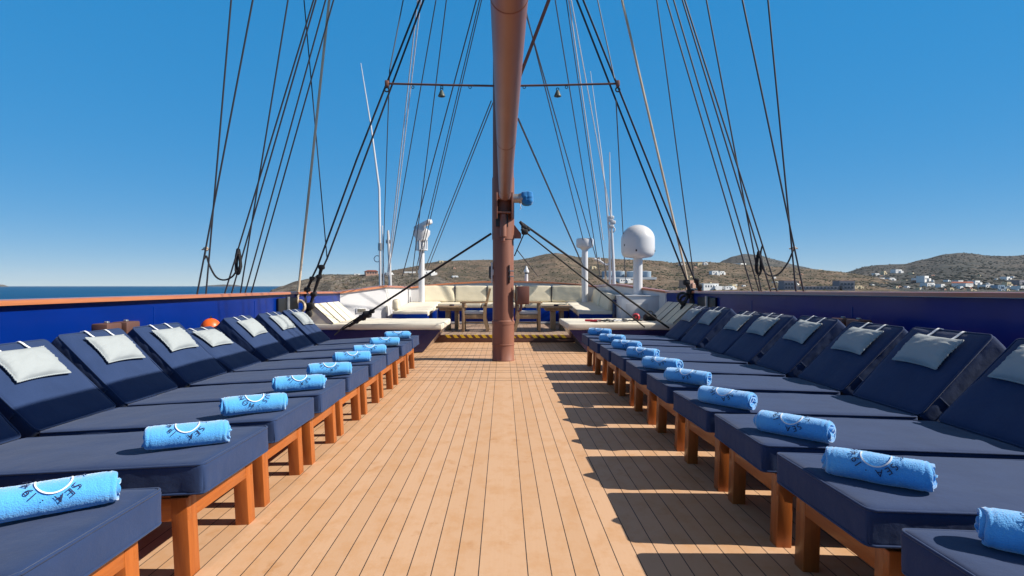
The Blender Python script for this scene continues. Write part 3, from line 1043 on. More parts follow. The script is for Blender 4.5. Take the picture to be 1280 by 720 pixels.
o = MB().rbox((0.26, 0.2, 0.13), 0.05, (5, 5, 3), lambda q, n_: fbm(q, 14) * 0.02).torus((0, 0, 0.07), 0.06, 0.01, (0, 1, 0.2), 14, 6).build('black_bag', M['rope_black'], None, 60, loc=(p.x + 0.3, p.y + 0.05, 0.60))
tag(o, 'small crumpled black bag beside the red float', 'bag')

# ------------------------------------------------------------------ mast, boom, spreader
MY = 9.52
ms = empty('mast', (0, MY, 0), 'thick brown painted mast standing on the deck in the centre', 'mast')
MB().lathe([(0.19, 0.0), (0.19, 0.02), (0.183, 0.03), (0.183, 0.26), (0.19, 0.262), (0.19, 0.275), (0.184, 0.28), (0.184, 0.60), (0.190, 0.605), (0.190, 0.66), (0.176, 0.675),
            (0.176, 2.2), (0.172, 6.0), (0.16, 11.0), (0.12, 15.5)], 40).build('pole', M['mast'], ms, 35)
MB().lathe([(0.184, 2.02), (0.186, 2.02), (0.186, 3.05), (0.184, 3.05)], 40).build('sleeve', M['mast'], ms, 35)
gb = MB()
for sx in (-1, 1):
    gb.box((sx * 0.125 + 0.02, -0.23, 2.55), (0.03, 0.22, 0.42), 0.004)
gb.box((0.02, -0.22, 2.44), (0.26, 0.2, 0.03), 0.004).box((0.02, -0.24, 2.66), (0.26, 0.16, 0.02))
gb.build('gooseneck', M['mast'], ms)
MB().lathe([(0.055, 2.05), (0.055, 2.40), (0.05, 2.42)], 16, mtx=Matrix.Translation((0.0, -0.25, 0))).lathe([(0.03, 1.98), (0.03, 2.05)], 10, mtx=Matrix.Translation((0.0, -0.25, 0))).build('pivot_pin', M['mast'], ms)
MB().box((-0.02, -0.2, 2.32), (0.2, 0.06, 0.2)).build('pin_recess', M['black'], ms)
fl = MB().prism([(0.16, 2.30), (0.30, 2.12), (0.30, 2.04), (0.16, 2.04)], -0.03, 0.03).build('stay_flange', M['mast'], ms)
cl = MB().box((-0.19, -0.06, 1.47), (0.03, 0.03, 0.34), 0.008).box((-0.175, -0.06, 1.47), (0.03, 0.03, 0.1), 0.004)
cl.build('cleat', M['grey_white'], ms)
MB().rbox((0.06, 0.09, 0.22), 0.028, (3, 3, 4)).build('winch_drum', M['black'], ms, 60, loc=(-0.21, 0.02, 1.47))
MB().box((0.10, -0.158, 1.44), (0.02, 0.03, 0.3), 0.005).build('cleat', M['black'], ms)
MB().box((0.13, -0.15, 1.40), (0.09, 0.03, 0.02), 0.004).box((0.13, -0.15, 1.49), (0.09, 0.03, 0.02), 0.004).build('cleat_pin', M['steel'], ms)
jb = MB().box((0.33, -0.10, 1.09), (0.2, 0.14, 0.30), 0.008).build('junction_box', M['brown_box'], ms)
MB().box((0.33, -0.175, 1.09), (0.17, 0.008, 0.26), 0.003).build('cover', M['brown_box'], jb)
MB().tube([(0.21, -0.11, 1.26), (0.21, -0.12, 0.85), (0.20, -0.11, 0.70)], 0.014, 8).tube([(0.21, -0.12, 1.22), (0.26, -0.11, 1.2)], 0.012, 6).build('conduit', M['dark_brown'], ms)
MB().tube([(0.3, -0.1, 0.94), (0.29, -0.1, 0.84), (0.24, -0.1, 0.82)], 0.02, 8).build('cable_gland', M['brown_box'], ms)

bm_ = empty('boom', (0.03, 9.0, 2.68), 'long brown boom running overhead from the mast towards the viewer', 'boom')
bp = MB().tube([(0, 0.02, 0), (0, -0.0, 0), (0, -0.02, 0), (0, -0.08, 0), (0, -16, 0)], [0.05, 0.075, 0.088, 0.0945, 0.0945], 40)
bp.build('spar', M['boom'], bm_, 50)
for y in (-0.62, -3.4, -6.2):
    MB().tube([(0, y, 0), (0, y - 0.012, 0)], 0.0965, 40).build('band', M['mast'], bm_, 40)
MB().box((0, 0.1, 0), (0.05, 0.22, 0.06), 0.004).build('jaw', M['mast'], bm_)

# cloth covered lamp on the right of the mast
lp = empty('covered_lamp', (0.16, 9.38, 2.69), 'lamp wrapped in a bright blue cloth cover on the mast side', 'lamp')
q = Matrix.Rotation(R(90), 4, 'Y')
MB().lathe([(0.075, 0), (0.075, 0.1), (0.085, 0.105), (0.085, 0.16)], 20, mtx=q).build('housing', M['steel'], lp)
MB().rbox((0.21, 0.22, 0.24), 0.08, (5, 5, 5), lambda p_, n_: fbm(p_, 12) * 0.012 + 0.004 * math.sin(p_.z * 90)).build('cloth_cover', M['blue_cloth'], lp, 80, loc=(0.235, 0, 0.0))
MB().tube([(0.13, -0.1, -0.09), (0.12, -0.11, -0.14), (0.135, -0.1, -0.17), (0.11, -0.1, -0.2)], 0.006, 5).build('tie_cord', M['rope_white'], lp)

# spreader with two hanging bells
spd = empty('spreader', (0, 9.42, 4.57), 'thin dark red spreader bar crossing the mast high up', 'spreader')
MB().tube([(-1.93, 0, 0.03), (-0.9, 0, 0.005), (0, 0, -0.01), (0.9, 0, 0.005), (1.9, 0, 0.03)], 0.017, 10).build('bar', M['dark_brown'], spd)
for x, z in ((-1.93, 0.03), (1.9, 0.03)):
    MB().box((x, 0, z), (0.06, 0.06, 0.1), 0.01).build('tip', M['mast'], spd)
    MB().torus((x, 0, z - 0.1), 0.035, 0.012, (0, 1, 0), 14, 6).build('shackle', M['black'], spd)
for x in (-1.5, -1.02, -.55, .35, 1.05):
    MB().torus((x, 0, -0.03), 0.022, 0.006, (0, 1, 0), 10, 5).build('eye', M['black'], spd)
for px, lab in ((552, 'small green bronze bell shaped lamp hanging left of the mast'), (697, 'small green bronze bell shaped lamp hanging right of the mast')):
    p = at(px, 110, 9.42)
    b = empty('hanging_lamp', p, lab, 'lamp', 'bell lamps hanging from the spreader')
    MB().lathe([(0.015, -0.035), (0.025, -0.05), (0.04, -0.085), (0.05, -0.11), (0.06, -0.13), (0.06, -0.14), (0.025, -0.14), (0.02, -0.155), (0.001, -0.155)][::-1], 18).build('bell', M['bronze'], b)
    MB().torus((0, 0, -0.02), 0.022, 0.007, (0, 1, 0), 12, 6).build('hook', M['black'], b)

# ------------------------------------------------------------------ antennas, radar, domes
wp = M['white_paint']
p = at(527, 378, 15.75)
rd = empty('radar_mast', (p.x, p.y, fz(15.7)), 'white radar scanner on a slim white post behind the left seats', 'radar')
b = -fz(15.7)
zt = lambda py: H - (py - CY) / F * 15.75 + b
MB().lathe([(0.085, 0), (0.085, 0.5), (0.08, zt(313)), (0.10, zt(312))], 24).build('post', wp, rd)
cg = MB()
for k in range(6):
    a = k * math.pi / 3 + 0.3
    cg.tube([(0.15 * math.cos(a), 0.15 * math.sin(a), zt(313)), (0.15 * math.cos(a), 0.15 * math.sin(a), zt(301))], 0.022, 8)
cg.lathe([(0.17, zt(313)), (0.17, zt(312))], 20).lathe([(0.09, zt(312)), (0.09, zt(301))], 16)
cg.build('lantern_cage', wp, rd)
MB().lathe([(0.14, zt(301.5)), (0.17, zt(300)), (0.17, zt(298)), (0.235, zt(293)), (0.24, zt(288.5)), (0.17, zt(286.5)), (0.10, zt(285)), (0.10, zt(281))], 24).build('gearbox', wp, rd)
MB().rbox((0.78, 0.17, 0.15), 0.06, (8, 3, 3), None, Matrix.Rotation(R(-16), 4, 'Y') @ Matrix.Rotation(R(-48), 4, 'Z')).build('scanner_arm', wp, rd, 60, loc=(0.04, -0.03, zt(281.5)))

p = at(731, 377, 15.75)
gp = empty('mushroom_antenna', (p.x, p.y, fz(15.7)), 'small white mushroom antenna on a slim post behind the right seats', 'antenna')
MB().lathe([(0.09, 0), (0.09, 0.5), (0.085, zt(312))], 20).build('post', wp, gp)
MB().lathe([(0.09, zt(312.5)), (0.13, zt(310.5)), (0.22, zt(309)), (0.238, zt(307.5)), (0.24, zt(300)), (0.22, zt(298.4)), (0.001, zt(298))], 28).build('radome', wp, gp)

dm = empty('dome_antenna', (3.13, 13.2, 1.03), 'large white satellite dome on a post, right of the mast', 'antenna')
zd = lambda py: H - (py - CY) / F * 13.2 - 1.03
MB().lathe([(0.17, 0), (0.17, 0.02), (0.105, 0.03), (0.105, zd(322))], 24).build('post', wp, dm)
prof = [(0.11, zd(323)), (0.30, zd(321.5)), (0.35, zd(319.5)), (0.376, zd(316)), (0.384, zd(310)), (0.384, zd(300))]
for k in range(1, 10):
    a = k / 9 * math.pi / 2
    prof.append((max(0.002, 0.384 * math.cos(a)), zd(300) + (zd(281) - zd(300)) * math.sin(a)))
rdm = MB().lathe(prof, 40).build('radome', wp, dm)
for a in (-2.7, -1.9, -0.3):
    MB().box((0.375 * math.cos(a), 0.375 * math.sin(a), zd(314 if a > -2.5 else 307)), (0.03, 0.03, 0.045), 0.006).build('bolt_cover', M['dark_seam'], rdm)

# stern light on the far rail
p = at(658, 351, 16.9)
sg = empty('stern_light', (p.x, p.y, 1.38), 'small white conical navigation light on the stern rail, right of the mast', 'light')
k_ = 16.9 / F
MB().lathe([(2.2 * k_, 0), (2.0 * k_, 9 * k_)], 14).build('post', wp, sg)
MB().lathe([(1.7 * k_, 9 * k_), (1.7 * k_, 11 * k_)], 14).build('lens', M['window_dark'], sg)
MB().lathe([(3.2 * k_, 11 * k_), (3.2 * k_, 13 * k_), (1.6 * k_, 16 * k_), (0.8 * k_, 19 * k_)], 14).build('cap', wp, sg)


def stick(name, label, cat, pts, radii, m, group=None, d=15.5, parts=None):
    """slender antenna or pole given by picture points at depth d"""
    ps = [at(x, y, d) for x, y in pts]
    r = empty(name, ps[0], label, cat, group)
    MB().tube([q_ - ps[0] for q_ in ps], radii, 8).build('rod', m, r)
    return r, ps[0]


ga = 'whip antennas on the stern'
r, b0 = stick('whip_antenna', 'tall white whip antenna leaning left, with a white ring, left of the radar', 'antenna', [(475.5, 360), (475, 300), (474, 236), (464, 160), (451, 79)], [0.04, 0.035, 0.03, 0.022, 0.010], wp, ga)
MB().torus(at(471.5, 323.5, 15.5) - b0, 0.085, 0.012, (0, 1, 0), 20, 6).build('ring', wp, r)
MB().tube([at(475, 313, 15.5) - b0, at(475, 304, 15.5) - b0], 0.055, 10).build('clamp', M['steel'], r)
stick('whip_antenna', 'thin short white whip antenna between the ringed one and the grey pole', 'antenna', [(479.8, 362), (479, 330), (478, 282)], [0.025, 0.02, 0.012], wp, ga)
r, b0 = stick('whip_antenna', 'short stout pale grey pole antenna with brackets left of the radar', 'antenna', [(488, 362), (487, 330), (485.5, 300), (485, 288)], [0.045, 0.04, 0.04, 0.03], M['grey_white'], ga)
MB().box(at(485.3, 302, 15.5) - b0, (0.12, 0.06, 0.1), 0.01).build('bracket', M['steel'], r)
r, b0 = stick('whip_antenna', 'white whip antenna beside the pulley, right of the mast', 'antenna', [(762.5, 360), (762, 300), (757, 240), (752, 195), (738, 89)], [0.04, 0.03, 0.022, 0.018, 0.008], wp, ga)
r, b0 = stick('whip_antenna', 'white stepped pole antenna with a tangle of fittings left of the dome', 'antenna', [(768, 360), (766, 315), (764, 272), (763, 240), (762, 190)], [0.05, 0.04, 0.03, 0.02, 0.012], wp, ga)
for (x, y) in ((764, 272), (763, 275), (766, 278), (764, 283)):
    MB().rbox((0.15, 0.1, 0.1), 0.03, (2, 2, 2)).build('fitting', M['grey_white'], r, 60, loc=at(x, y, 15.5) - b0)
MB().torus(at(765, 287, 15.5) - b0, 0.08, 0.015, (0.3, 1, 0), 16, 6).build('ring', wp, r)
r, b0 = stick('bracket_antenna', 'small white branching aerial low on the stern, left of the stepped pole', 'antenna', [(757, 362), (757, 345), (757, 331)], [0.03, 0.03, 0.02], M['rope_tan'])
MB().tube([at(743, 323.5, 15.5) - b0, at(750, 326, 15.5) - b0, at(757, 331, 15.5) - b0, at(762, 330, 15.5) - b0], 0.03, 8).tube([at(750, 327, 15.5) - b0, at(750, 322, 15.5) - b0], 0.02, 6).build('arm', wp, r)

# ------------------------------------------------------------------ rigging


def rope(label, a, b, da, db, r, m, ext=1.0, name='stay', cat='stay', group=None, via=None, n=6):
    """straight line from picture point a at depth da up to b at depth db, carried on beyond b by ext"""
    A, B = at(a[0], a[1], da), at(b[0], b[1], db)
    pts = [A]
    if via:
        pts += [at(x, y, d) for x, y, d in via]
    last = pts[-1]
    pts.append(last + (B - last) * ext)
    o = MB().tube([q_ - A for q_ in pts], r, n).build(name, m, None, loc=A)
    tag(o, label, cat, group)
    return o


Lg = 'stays rising from the left bulwark'
Rg = 'stays rising from the right bulwark'


def dl(px, x=3.84):
    return x * F / abs(px - CX)


W_ = M['wire']
for k, (bx, tx, lab) in enumerate((
        (246.4, 316, 'dark stay landing leftmost on the left rail, crossing its neighbour'),
        (257.5, 289, 'dark nearly upright stay, second from left on the left rail'),
        (281, 392, 'dark slanting stay landing just right of the crossed pair on the left rail'),
        (289.5, 395, 'dark slanting stay beside the coiled rope on the left rail'),
        (300.6, 360, 'dark steep stay crossing its neighbours in the left fan'),
        (306.5, 407, 'dark slanting stay, second from right of the left rail fan'),
        (314.2, 417, 'dark slanting stay, rightmost of the left rail fan'))):
    d = dl(bx)
    rope(lab, (bx, CY + 0.105 / d * F), (tx, 0), d, d * 0.94, 0.0105, W_, 1.6, group=Lg)
for k, (bx, tx, lab) in enumerate((
        (940.5, 833, 'dark slanting stay, leftmost of the right rail fan'),
        (949, 842, 'dark slanting stay, second from left of the right rail fan'),
        (951.5, 883, 'dark steep stay crossing its neighbours in the right fan'),
        (963.6, 853, 'dark slanting stay beside the coiled rope on the right rail'),
        (971.5, 856, 'dark slanting stay landing just right of the coiled rope on the right rail'),
        (995, 960, 'dark nearly upright stay landing second from right on the right rail'),
        (1004.6, 928, 'dark stay landing rightmost on the right rail, crossing its neighbour'))):
    d = dl(bx)
    rope(lab, (bx, CY + 0.085 / d * F), (tx, 0), d, d * 0.94, 0.0105, W_, 1.6, group=Rg)


def knot(o, A, pts_r, m, name='turnbuckle'):
    """string of fittings threaded on a stay; pts in picture coordinates with depth"""
    mb = MB()
    for (x0, y0, d0), (x1, y1, d1), r in pts_r:
        mb.tube([at(x0, y0, d0) - A, at(x1, y1, d1) - A], [r * 0.8, r], 8)
        mb.rbox((r * 3.2, r * 3.2, r * 2.6), r, (2, 2, 2), None, Matrix.Translation(at(x1, y1, d1) - A))
    return mb.build(name, m, o, 50)


# tan halyards
o = rope('thick tan rope rising steeply from the left bulwark beside the shrouds', (370, 392), (411.5, 0), 10.2, 9.9, 0.022, M['rope_tan'], 1.5, name='halyard', cat='rope', group='tan ropes beside the shrouds')
A = o.location
MB().tube([at(370, 392, 10.2) - A, at(371, 372, 10.18) - A], 0.04, 8).torus(at(375, 383, 10.2) - A, 0.1, 0.03, (0.3, 1, 0), 16, 6).build('lashing', M['rope_tan'], o)
o = rope('thick tan rope rising steeply from the right bulwark beside the shrouds', (863.5, 368), (777.5, 0), 11.2, 10.2, 0.022, M['rope_tan'], 1.5, name='halyard', cat='rope', group='tan ropes beside the shrouds')
A = o.location
MB().torus(at(857, 376, 11.1) - A, 0.10, 0.022, (0.3, 1, 0), 16, 6).tube([at(863, 365, 11.2) - A, at(852, 385, 11.1) - A, at(853, 405, 11.1) - A], 0.03, 8).build('block', M['rope_black'], o)
# main shrouds
Sg = 'shrouds from the chainplates to the mast'
o = rope('dark shroud to the left spreader tip, outer one of the left pair', (375, 378), (524.5, 0), 10.6, 9.7, 0.017, W_, 1.8, name='shroud', cat='shroud', group=Sg, via=[(397, 333, 10.45), (445.6, 200, 10.2)])
knot(o, o.location, [((378, 376, 10.6), (384, 362, 10.55), 0.035), ((384, 362, 10.55), (390, 348, 10.5), 0.028)], M['rope_black'])
MB().torus(at(377, 382, 10.6) - o.location, 0.085, 0.022, (0.4, 1, 0), 16, 6).build('shackle', M['black'], o)
o = rope('dark shroud with heavy chain fittings, inner one of the left pair', (384, 398), (529.5, 0), 10.7, 9.7, 0.017, W_, 1.8, name='shroud', cat='shroud', group=Sg, via=[(399, 345, 10.5), (409, 323, 10.45), (447.8, 220, 10.2)])
knot(o, o.location, [((383, 402, 10.7), (384.5, 392, 10.68), 0.05), ((384.5, 392, 10.7), (388, 382, 10.65), 0.045), ((388, 382, 10.65), (392, 368, 10.6), 0.035), ((392, 368, 10.6), (399, 346, 10.5), 0.032),
                     ((399, 346, 10.5), (402, 334, 10.48), 0.035)], M['rope_black'])
for x_, y_, r_ in ((384, 388, .07), (378, 390, .06)):
    MB().torus(at(x_, y_, 10.68) - o.location, r_, 0.019, (0.2, 1, 0), 16, 6).build('shackle', M['black'], o)
rope('thin dark line joining the left inner shroud from above', (409, 325), (380, 0), 10.45, 9.9, 0.010, W_, 1.6, name='line', cat='line')
o = rope('dark shroud to the right spreader tip, outer one of the right pair', (878, 374), (729, 0), 11.0, 9.7, 0.017, W_, 1.8, name='shroud', cat='shroud', group=Sg, via=[(867, 347, 10.9), (809, 200, 10.3)])
knot(o, o.location, [((882, 384, 11.0), (879, 374, 11.0), 0.05), ((879, 374, 11.0), (874, 358, 10.95), 0.035), ((874, 358, 10.95), (871, 350, 10.9), 0.028)], M['rope_black'])
o = rope('dark shroud with heavy chain fittings, inner one of the right pair', (868, 380), (721, 0), 11.0, 9.7, 0.017, W_, 1.8, name='shroud', cat='shroud', group=Sg, via=[(862, 360, 10.95), (799, 200, 10.3)])
knot(o, o.location, [((872, 390, 11.0), (868, 378, 11.0), 0.055), ((868, 378, 11.0), (863, 365, 11.0), 0.045), ((863, 365, 11.0), (858, 353, 10.95), 0.04)], M['rope_black'])
for x_, y_, r_ in ((853, 372, .09), (881, 380, .07)):
    MB().torus(at(x_, y_, 11.0) - o.location, r_, 0.024, (0.2, 1, 0), 16, 6).build('shackle', M['black'], o)
rope('thin dark line dropping steeply just inside the right rail fan', (867, 345), (821, 0), 11.0, 10.2, 0.011, W_, 1.6, name='line', cat='line')

# lower stays from the mast to the deck
o = rope('thick dark stay with turnbuckle from the mast down to the left sunbed', (428, 412), (614, 292), 10.55, 9.5, 0.019, M['rope_black'], 1.0, name='deck_stay', cat='stay')
knot(o, o.location, [((436, 408, 10.5), (445, 402, 10.45), 0.03), ((445, 402, 10.45), (453, 397, 10.42), 0.042), ((453, 397, 10.4), (459, 393, 10.38), 0.05), ((459, 393, 10.38), (465, 389, 10.35), 0.03)], M['rope_black'])
MB().tube([at(418, 419, 10.4) - o.location, at(430, 408, 10.45) - o.location, at(455, 392, 10.35) - o.location], 0.012, 6).build('strop', M['rope_black'], o)
o = rope('thick dark stay from the mast down across the right sunbed, upper of the two', (836, 410), (650, 277), 10.6, 9.5, 0.019, M['rope_black'], 1.0, name='deck_stay', cat='stay')
knot(o, o.location, [((650, 277, 9.5), (655, 284, 9.5), 0.03), ((655, 284, 9.5), (660, 287, 9.5), 0.024)], M['rope_black'])
o = rope('dark stay from the mast down across the right sunbed, lower of the two', (806, 409), (653, 287), 10.6, 9.45, 0.013, M['rope_black'], 1.0, name='deck_stay', cat='stay')
knot(o, o.location, [((652, 286, 9.45), (656, 290, 9.45), 0.035)], M['rope_black'])
rope('short dark line from the stay down to the side of the mast', (643, 320), (656, 290), 9.6, 9.45, 0.010, W_, 1.0, name='line', cat='line')
rope('thin dark line slanting from the mast fitting over the stern', (672, 345), (646, 312), 15, 9.6, 0.009, W_, 1.0, name='line', cat='line')
o = rope('dark brown rod rising right from behind the boom', (650, 95), (686, 0), 9.3, 8.6, 0.03, M['mast'], 1.6, name='topping_lift', cat='rod')

# thin lines running from the masthead down to the stern
Fg = 'thin lines running down to the stern'
wf, ww = M['wire_far'], M['rope_white']
for lab, a, b, r, m, db, ext in (
        ('thin grey line passing the left spreader tip down to the stern', (478, 350), (487, 88), 0.009, wf, 9.9, 1.0),
        ('thin grey line rising from the left spreader tip', (487, 88), (504, 0), 0.010, wf, 9.6, 1.6),
        ('faint white line left of the radar, left of two', (484, 345), (522, 0), 0.012, ww, 11, 1.4),
        ('faint white line left of the radar, right of two', (486, 345), (526, 0), 0.012, ww, 11, 1.4),
        ('thin dark line falling to the short grey pole antenna', (489, 322), (545, 0), 0.011, wf, 11, 1.4),
        ('thin dark line falling just left of the radar scanner', (515, 345), (558, 0), 0.011, wf, 11, 1.4),
        ('dark line falling left of the radar post', (503, 345), (595.5, 0), 0.013, wf, 10.5, 1.4),
        ('doubled dark line falling behind the radar, left strand', (520, 337), (599.5, 0), 0.010, wf, 10.5, 1.4),
        ('doubled dark line falling behind the radar, right strand', (523, 337), (602, 0), 0.010, wf, 10.5, 1.4),
        ('dark line from the mast falling right of the radar, left strand', (531, 337), (614, 126), 0.010, wf, 9.6, 1.0),
        ('dark line from the mast falling right of the radar, right strand', (534, 338), (616, 129), 0.010, wf, 9.6, 1.0),
        ('dark line from the mast falling to the mushroom antenna, left strand', (725, 325), (646, 146), 0.010, wf, 9.6, 1.0),
        ('dark line from the mast falling to the mushroom antenna, right strand', (729, 332), (648, 148), 0.010, wf, 9.6, 1.0),
        ('dark line emerging right of the boom towards the mushroom antenna', (729, 300), (659, 20), 0.012, wf, 10, 1.3),
        ('dark line falling just right of the mushroom antenna, left one', (745, 322), (660, 26), 0.012, wf, 10, 1.3),
        ('dark line falling just right of the mushroom antenna, right one', (750, 345), (694, 0), 0.011, wf, 10.5, 1.4),
        ('faint grey line left of the tall white lines, right of the mast', (758, 345), (708, 0), 0.010, wf, 11, 1.4),
        ('white line dropping to the pulley right of the mast, left one', (754, 300), (711, 0), 0.014, ww, 11, 1.4),
        ('white line dropping to the pulley right of the mast, right one', (764, 272), (714, 0), 0.012, ww, 11, 1.4),
        ('thin grey line rising to the right spreader tip', (768, 98), (747, 0), 0.010, wf, 9.6, 1.6),
        ('thin dark line dropping from the right spreader tip', (782, 352), (770, 125), 0.010, wf, 9.6, 1.0)):
    rope(lab, a, b, 15.2 if a[1] > 200 else 9.5, db, r, m, ext, name='line', cat='line', group=Fg)


# rope coils and slack loops on the stays
def coil(px, py, d, hpx, lab):
    s = d / F
    A = at(px, py, d)
    r = empty('rope_coil', A, lab, 'rope coil', 'rope coils hanging on the stays')
    rnd = random.Random(int(px))
    mb = MB()
    for k in range(9):
        w_ = rnd.uniform(1.5, 3.6) * s
        ph = rnd.uniform(-1.2, 1.2) * s
        h0 = hpx * rnd.uniform(0.42, 0.52) * s
        pts = []
        for j in range(17):
            a = 2 * math.pi * j / 16
            pts.append((ph + w_ * math.sin(a) * (1 + 0.4 * math.cos(a)), rnd.uniform(-1, 1) * s * 1.5, h0 * -math.cos(a)))
        mb.tube(pts, 0.75 * s, 6)
    mb.build('loops', M['rope_black'], r)
    MB().torus((0, 0, hpx * 0.3 * s), 2.4 * s, 1.0 * s, (0, 0, 1), 12, 6).build('gasket', M['rope_black'], r)
    return r


coil(297.5, 327, 7.95, 32, 'small bundle of coiled black rope hung in the left rail stays')
coil(948.5, 329, 8.4, 30, 'bundle of coiled black rope hung in the right rail stays')


def loop(pts, d, r, lab):
    ps = [at(x, y, d) for x, y in pts]
    sm = []
    for i in range(len(ps) - 1):
        p0, p1, p2, p3 = ps[max(i - 1, 0)], ps[i], ps[i + 1], ps[min(i + 2, len(ps) - 1)]
        for k in range(5):
            t_ = k / 5
            sm.append(0.5 * ((2 * p1) + (p2 - p0) * t_ + (2 * p0 - 5 * p1 + 4 * p2 - p3) * t_ ** 2 + (3 * p1 - p0 - 3 * p2 + p3) * t_ ** 3))
    sm.append(ps[-1])
    o = MB().tube([q_ - ps[0] for q_ in sm], r, 6).build('slack_rope', M['rope_black'], None, loc=ps[0])
    tag(o, lab, 'rope', 'slack ropes between the stays')


loop([(257, 313), (255, 324), (258, 320), (262, 332), (270, 346), (280, 350), (290, 346), (296, 338)], 7.6, 0.012, 'slack black rope looping between stays above the left rail')
loop([(953, 307), (951, 316), (952, 330), (957, 341), (965, 345), (975, 341), (985, 328), (991, 314), (993, 311)], 8.3, 0.012, 'slack black rope looping between stays above the right rail')
for px, py, d, lab in ((257, 312, 7.3, 'small pale knot on the crossed stays above the left rail'), (991.5, 311, 7.5, 'small pale knot on the crossed stays above the right rail')):
    A = at(px, py, d)
    mb = MB().torus((0, 0, 0), 0.022, 0.011, (0.2, 0.2, 1), 12, 6).torus((0, 0, 0.02), 0.02, 0.01, (-0.3, 0.1, 1), 12, 6).tube([(-0.05, 0, 0.0), (0, 0.01, 0.012), (0.06, 0, 0.005)], 0.01, 6)
    tag(mb.build('rope_knot', M['rope_tan'], None, loc=A), lab, 'knot', 'knots on the stays')

# ------------------------------------------------------------------ things by the bulwarks
bl = empty('bollard', (-3.42, 4.92, 0), 'pair of dark brown capped mooring bitts behind the left loungers', 'bollard', 'mooring bitts by the bulwarks')
for y in (-0.02, 0.23):
    MB().box((0, y, 0.42), (0.14, 0.14, 0.84), 0.02).build('post', M['dark_brown'], bl)
    MB().box((0, y, 0.85), (0.14, 0.19, 0.15), 0.012).build('cap', M['dark_brown'], bl)
    MB().rbox((0.035, 0.035, 0.02), 0.008, (2, 2, 2)).build('knob', M['steel'], bl, 60, loc=(0, y, 0.932))
b2 = copy = None
b2 = empty('bollard', (3.4, 5.45, 0), 'pair of mooring bitts in the shade behind the right loungers', 'bollard', 'mooring bitts by the bulwarks')
for ch in [c for c in bl.children]:
    c = ch.copy()
    COL.objects.link(c)
    c.parent = b2
lb = empty('buoy', (-3.32, 6.45, -0.035), 'round orange and white float standing by the left bulwark', 'buoy')
prof = []
for k in range(13):
    a = -math.pi / 2 + math.pi * k / 12
    prof.append((max(0.002, 0.112 * math.cos(a)), 0.79 + 0.125 * math.sin(a)))
MB().lathe(prof, 24).build('float', M['orange'], lb)
MB().lathe([(0.104, 0.745), (0.114, 0.75), (0.116, 0.785), (0.110, 0.79)], 24).build('band', M['white_paint'], lb)
MB().lathe([(0.2, 0), (0.2, 0.04), (0.05, 0.06), (0.05, 0.5), (0.05, 0.66)], 16).build('stand', M['steel'], lb)
MB().torus((0, 0, 0.92), 0.014, 0.006, (1, 0, 0), 12, 6).build('eye', M['black'], lb)
for sx, yc, lab in ((-1, 9.75, 'black mooring opening with a grey roller post in the left bulwark'), (1, 10.3, 'black mooring opening with a grey post in the right bulwark')):
    fr = empty('fairlead', (sx * (BW - 0.03), yc, 0.62), lab, 'fairlead', 'mooring openings in the bulwarks')
    MB().box((0, 0, 0.22), (0.03, 0.9, 0.40), 0.006).build('opening', M['black'], fr)
    MB().lathe([(0.035, -0.06), (0.035, 0.44)], 12, mtx=Matrix.Translation((-sx * 0.03, -0.1, 0))).build('roller_post', M['steel'], fr)
    MB().box((-sx * 0.02, 0, 0.0), (0.05, 0.95, 0.05), 0.01).build('sill', M['steel'], fr)

# ------------------------------------------------------------------ loungers
BL, BT, BA = 0.67, 0.14, R(48)      # backrest length, thickness, angle
PX, PZ = 1.29, 0.50


def bframe(a):                      # x along the backrest, z out of its face
    return Matrix.Translation((PX, 0, PZ)) @ Matrix.Rotation(-a, 4, 'Y')


def mattress_mesh(seed):
    sx_, sy_, sz_ = 1.3, 0.66, 0.14

    def dsp(p, n_):
        q_ = p + Vector((seed * 3.7, seed, 0))
        d = fbm(q_, 5) * 0.004
        if n_.z > 0.7:
            d += 0.010 * (1 - (2 * p.x / sx_) ** 4) * (1 - (2 * p.y / sy_) ** 4) - 0.003
            d += 0.006 * max(0, noise.noise(Vector((q_.x * 2.5 + q_.y * 3, q_.y * 9, seed)))) + 0.006 * noise.noise(Vector((q_.x * 2.3, q_.y * 2.6, seed + 4)))
        elif abs(n_.z) < 0.5:
            t_ = p.x if abs(n_.y) > abs(n_.x) else p.y
            low = max(0.0, min(1.0, (0.05 - p.z) / 0.11))
            d += 0.008 * low * noise.noise(Vector((t_ * 38 + seed * 9, p.z * 2, n_.y * 5)))
            d -= 0.004 * low
        return d
    mb = MB().rbox((sx_, sy_, sz_), 0.022, (36, 24, 5), dsp)
    # piping along the top and bottom edges
    for z, ins in ((0.061, 0.001), (-0.06, 0.004)):
        hx, hy, rr = sx_ / 2 - ins, sy_ / 2 - ins, 0.03
        pts = []
        for (cx, cy, a0) in ((hx - rr, hy - rr, 0), (-hx + rr, hy - rr, 90), (-hx + rr, -hy + rr, 180), (hx - rr, -hy + rr, 270)):
            for k in range(5):
                a = R(a0 + k * 22.5)
                pts.append((cx + rr * math.cos(a), cy + rr * math.sin(a), z + 0.002 * noise.noise(Vector((cx * 4 + k, cy * 4, seed)))))
        pts.append(pts[0])
        mb.tube(pts, 0.0055, 6)
    return mb.mesh('mattress', M['navy'], 70)


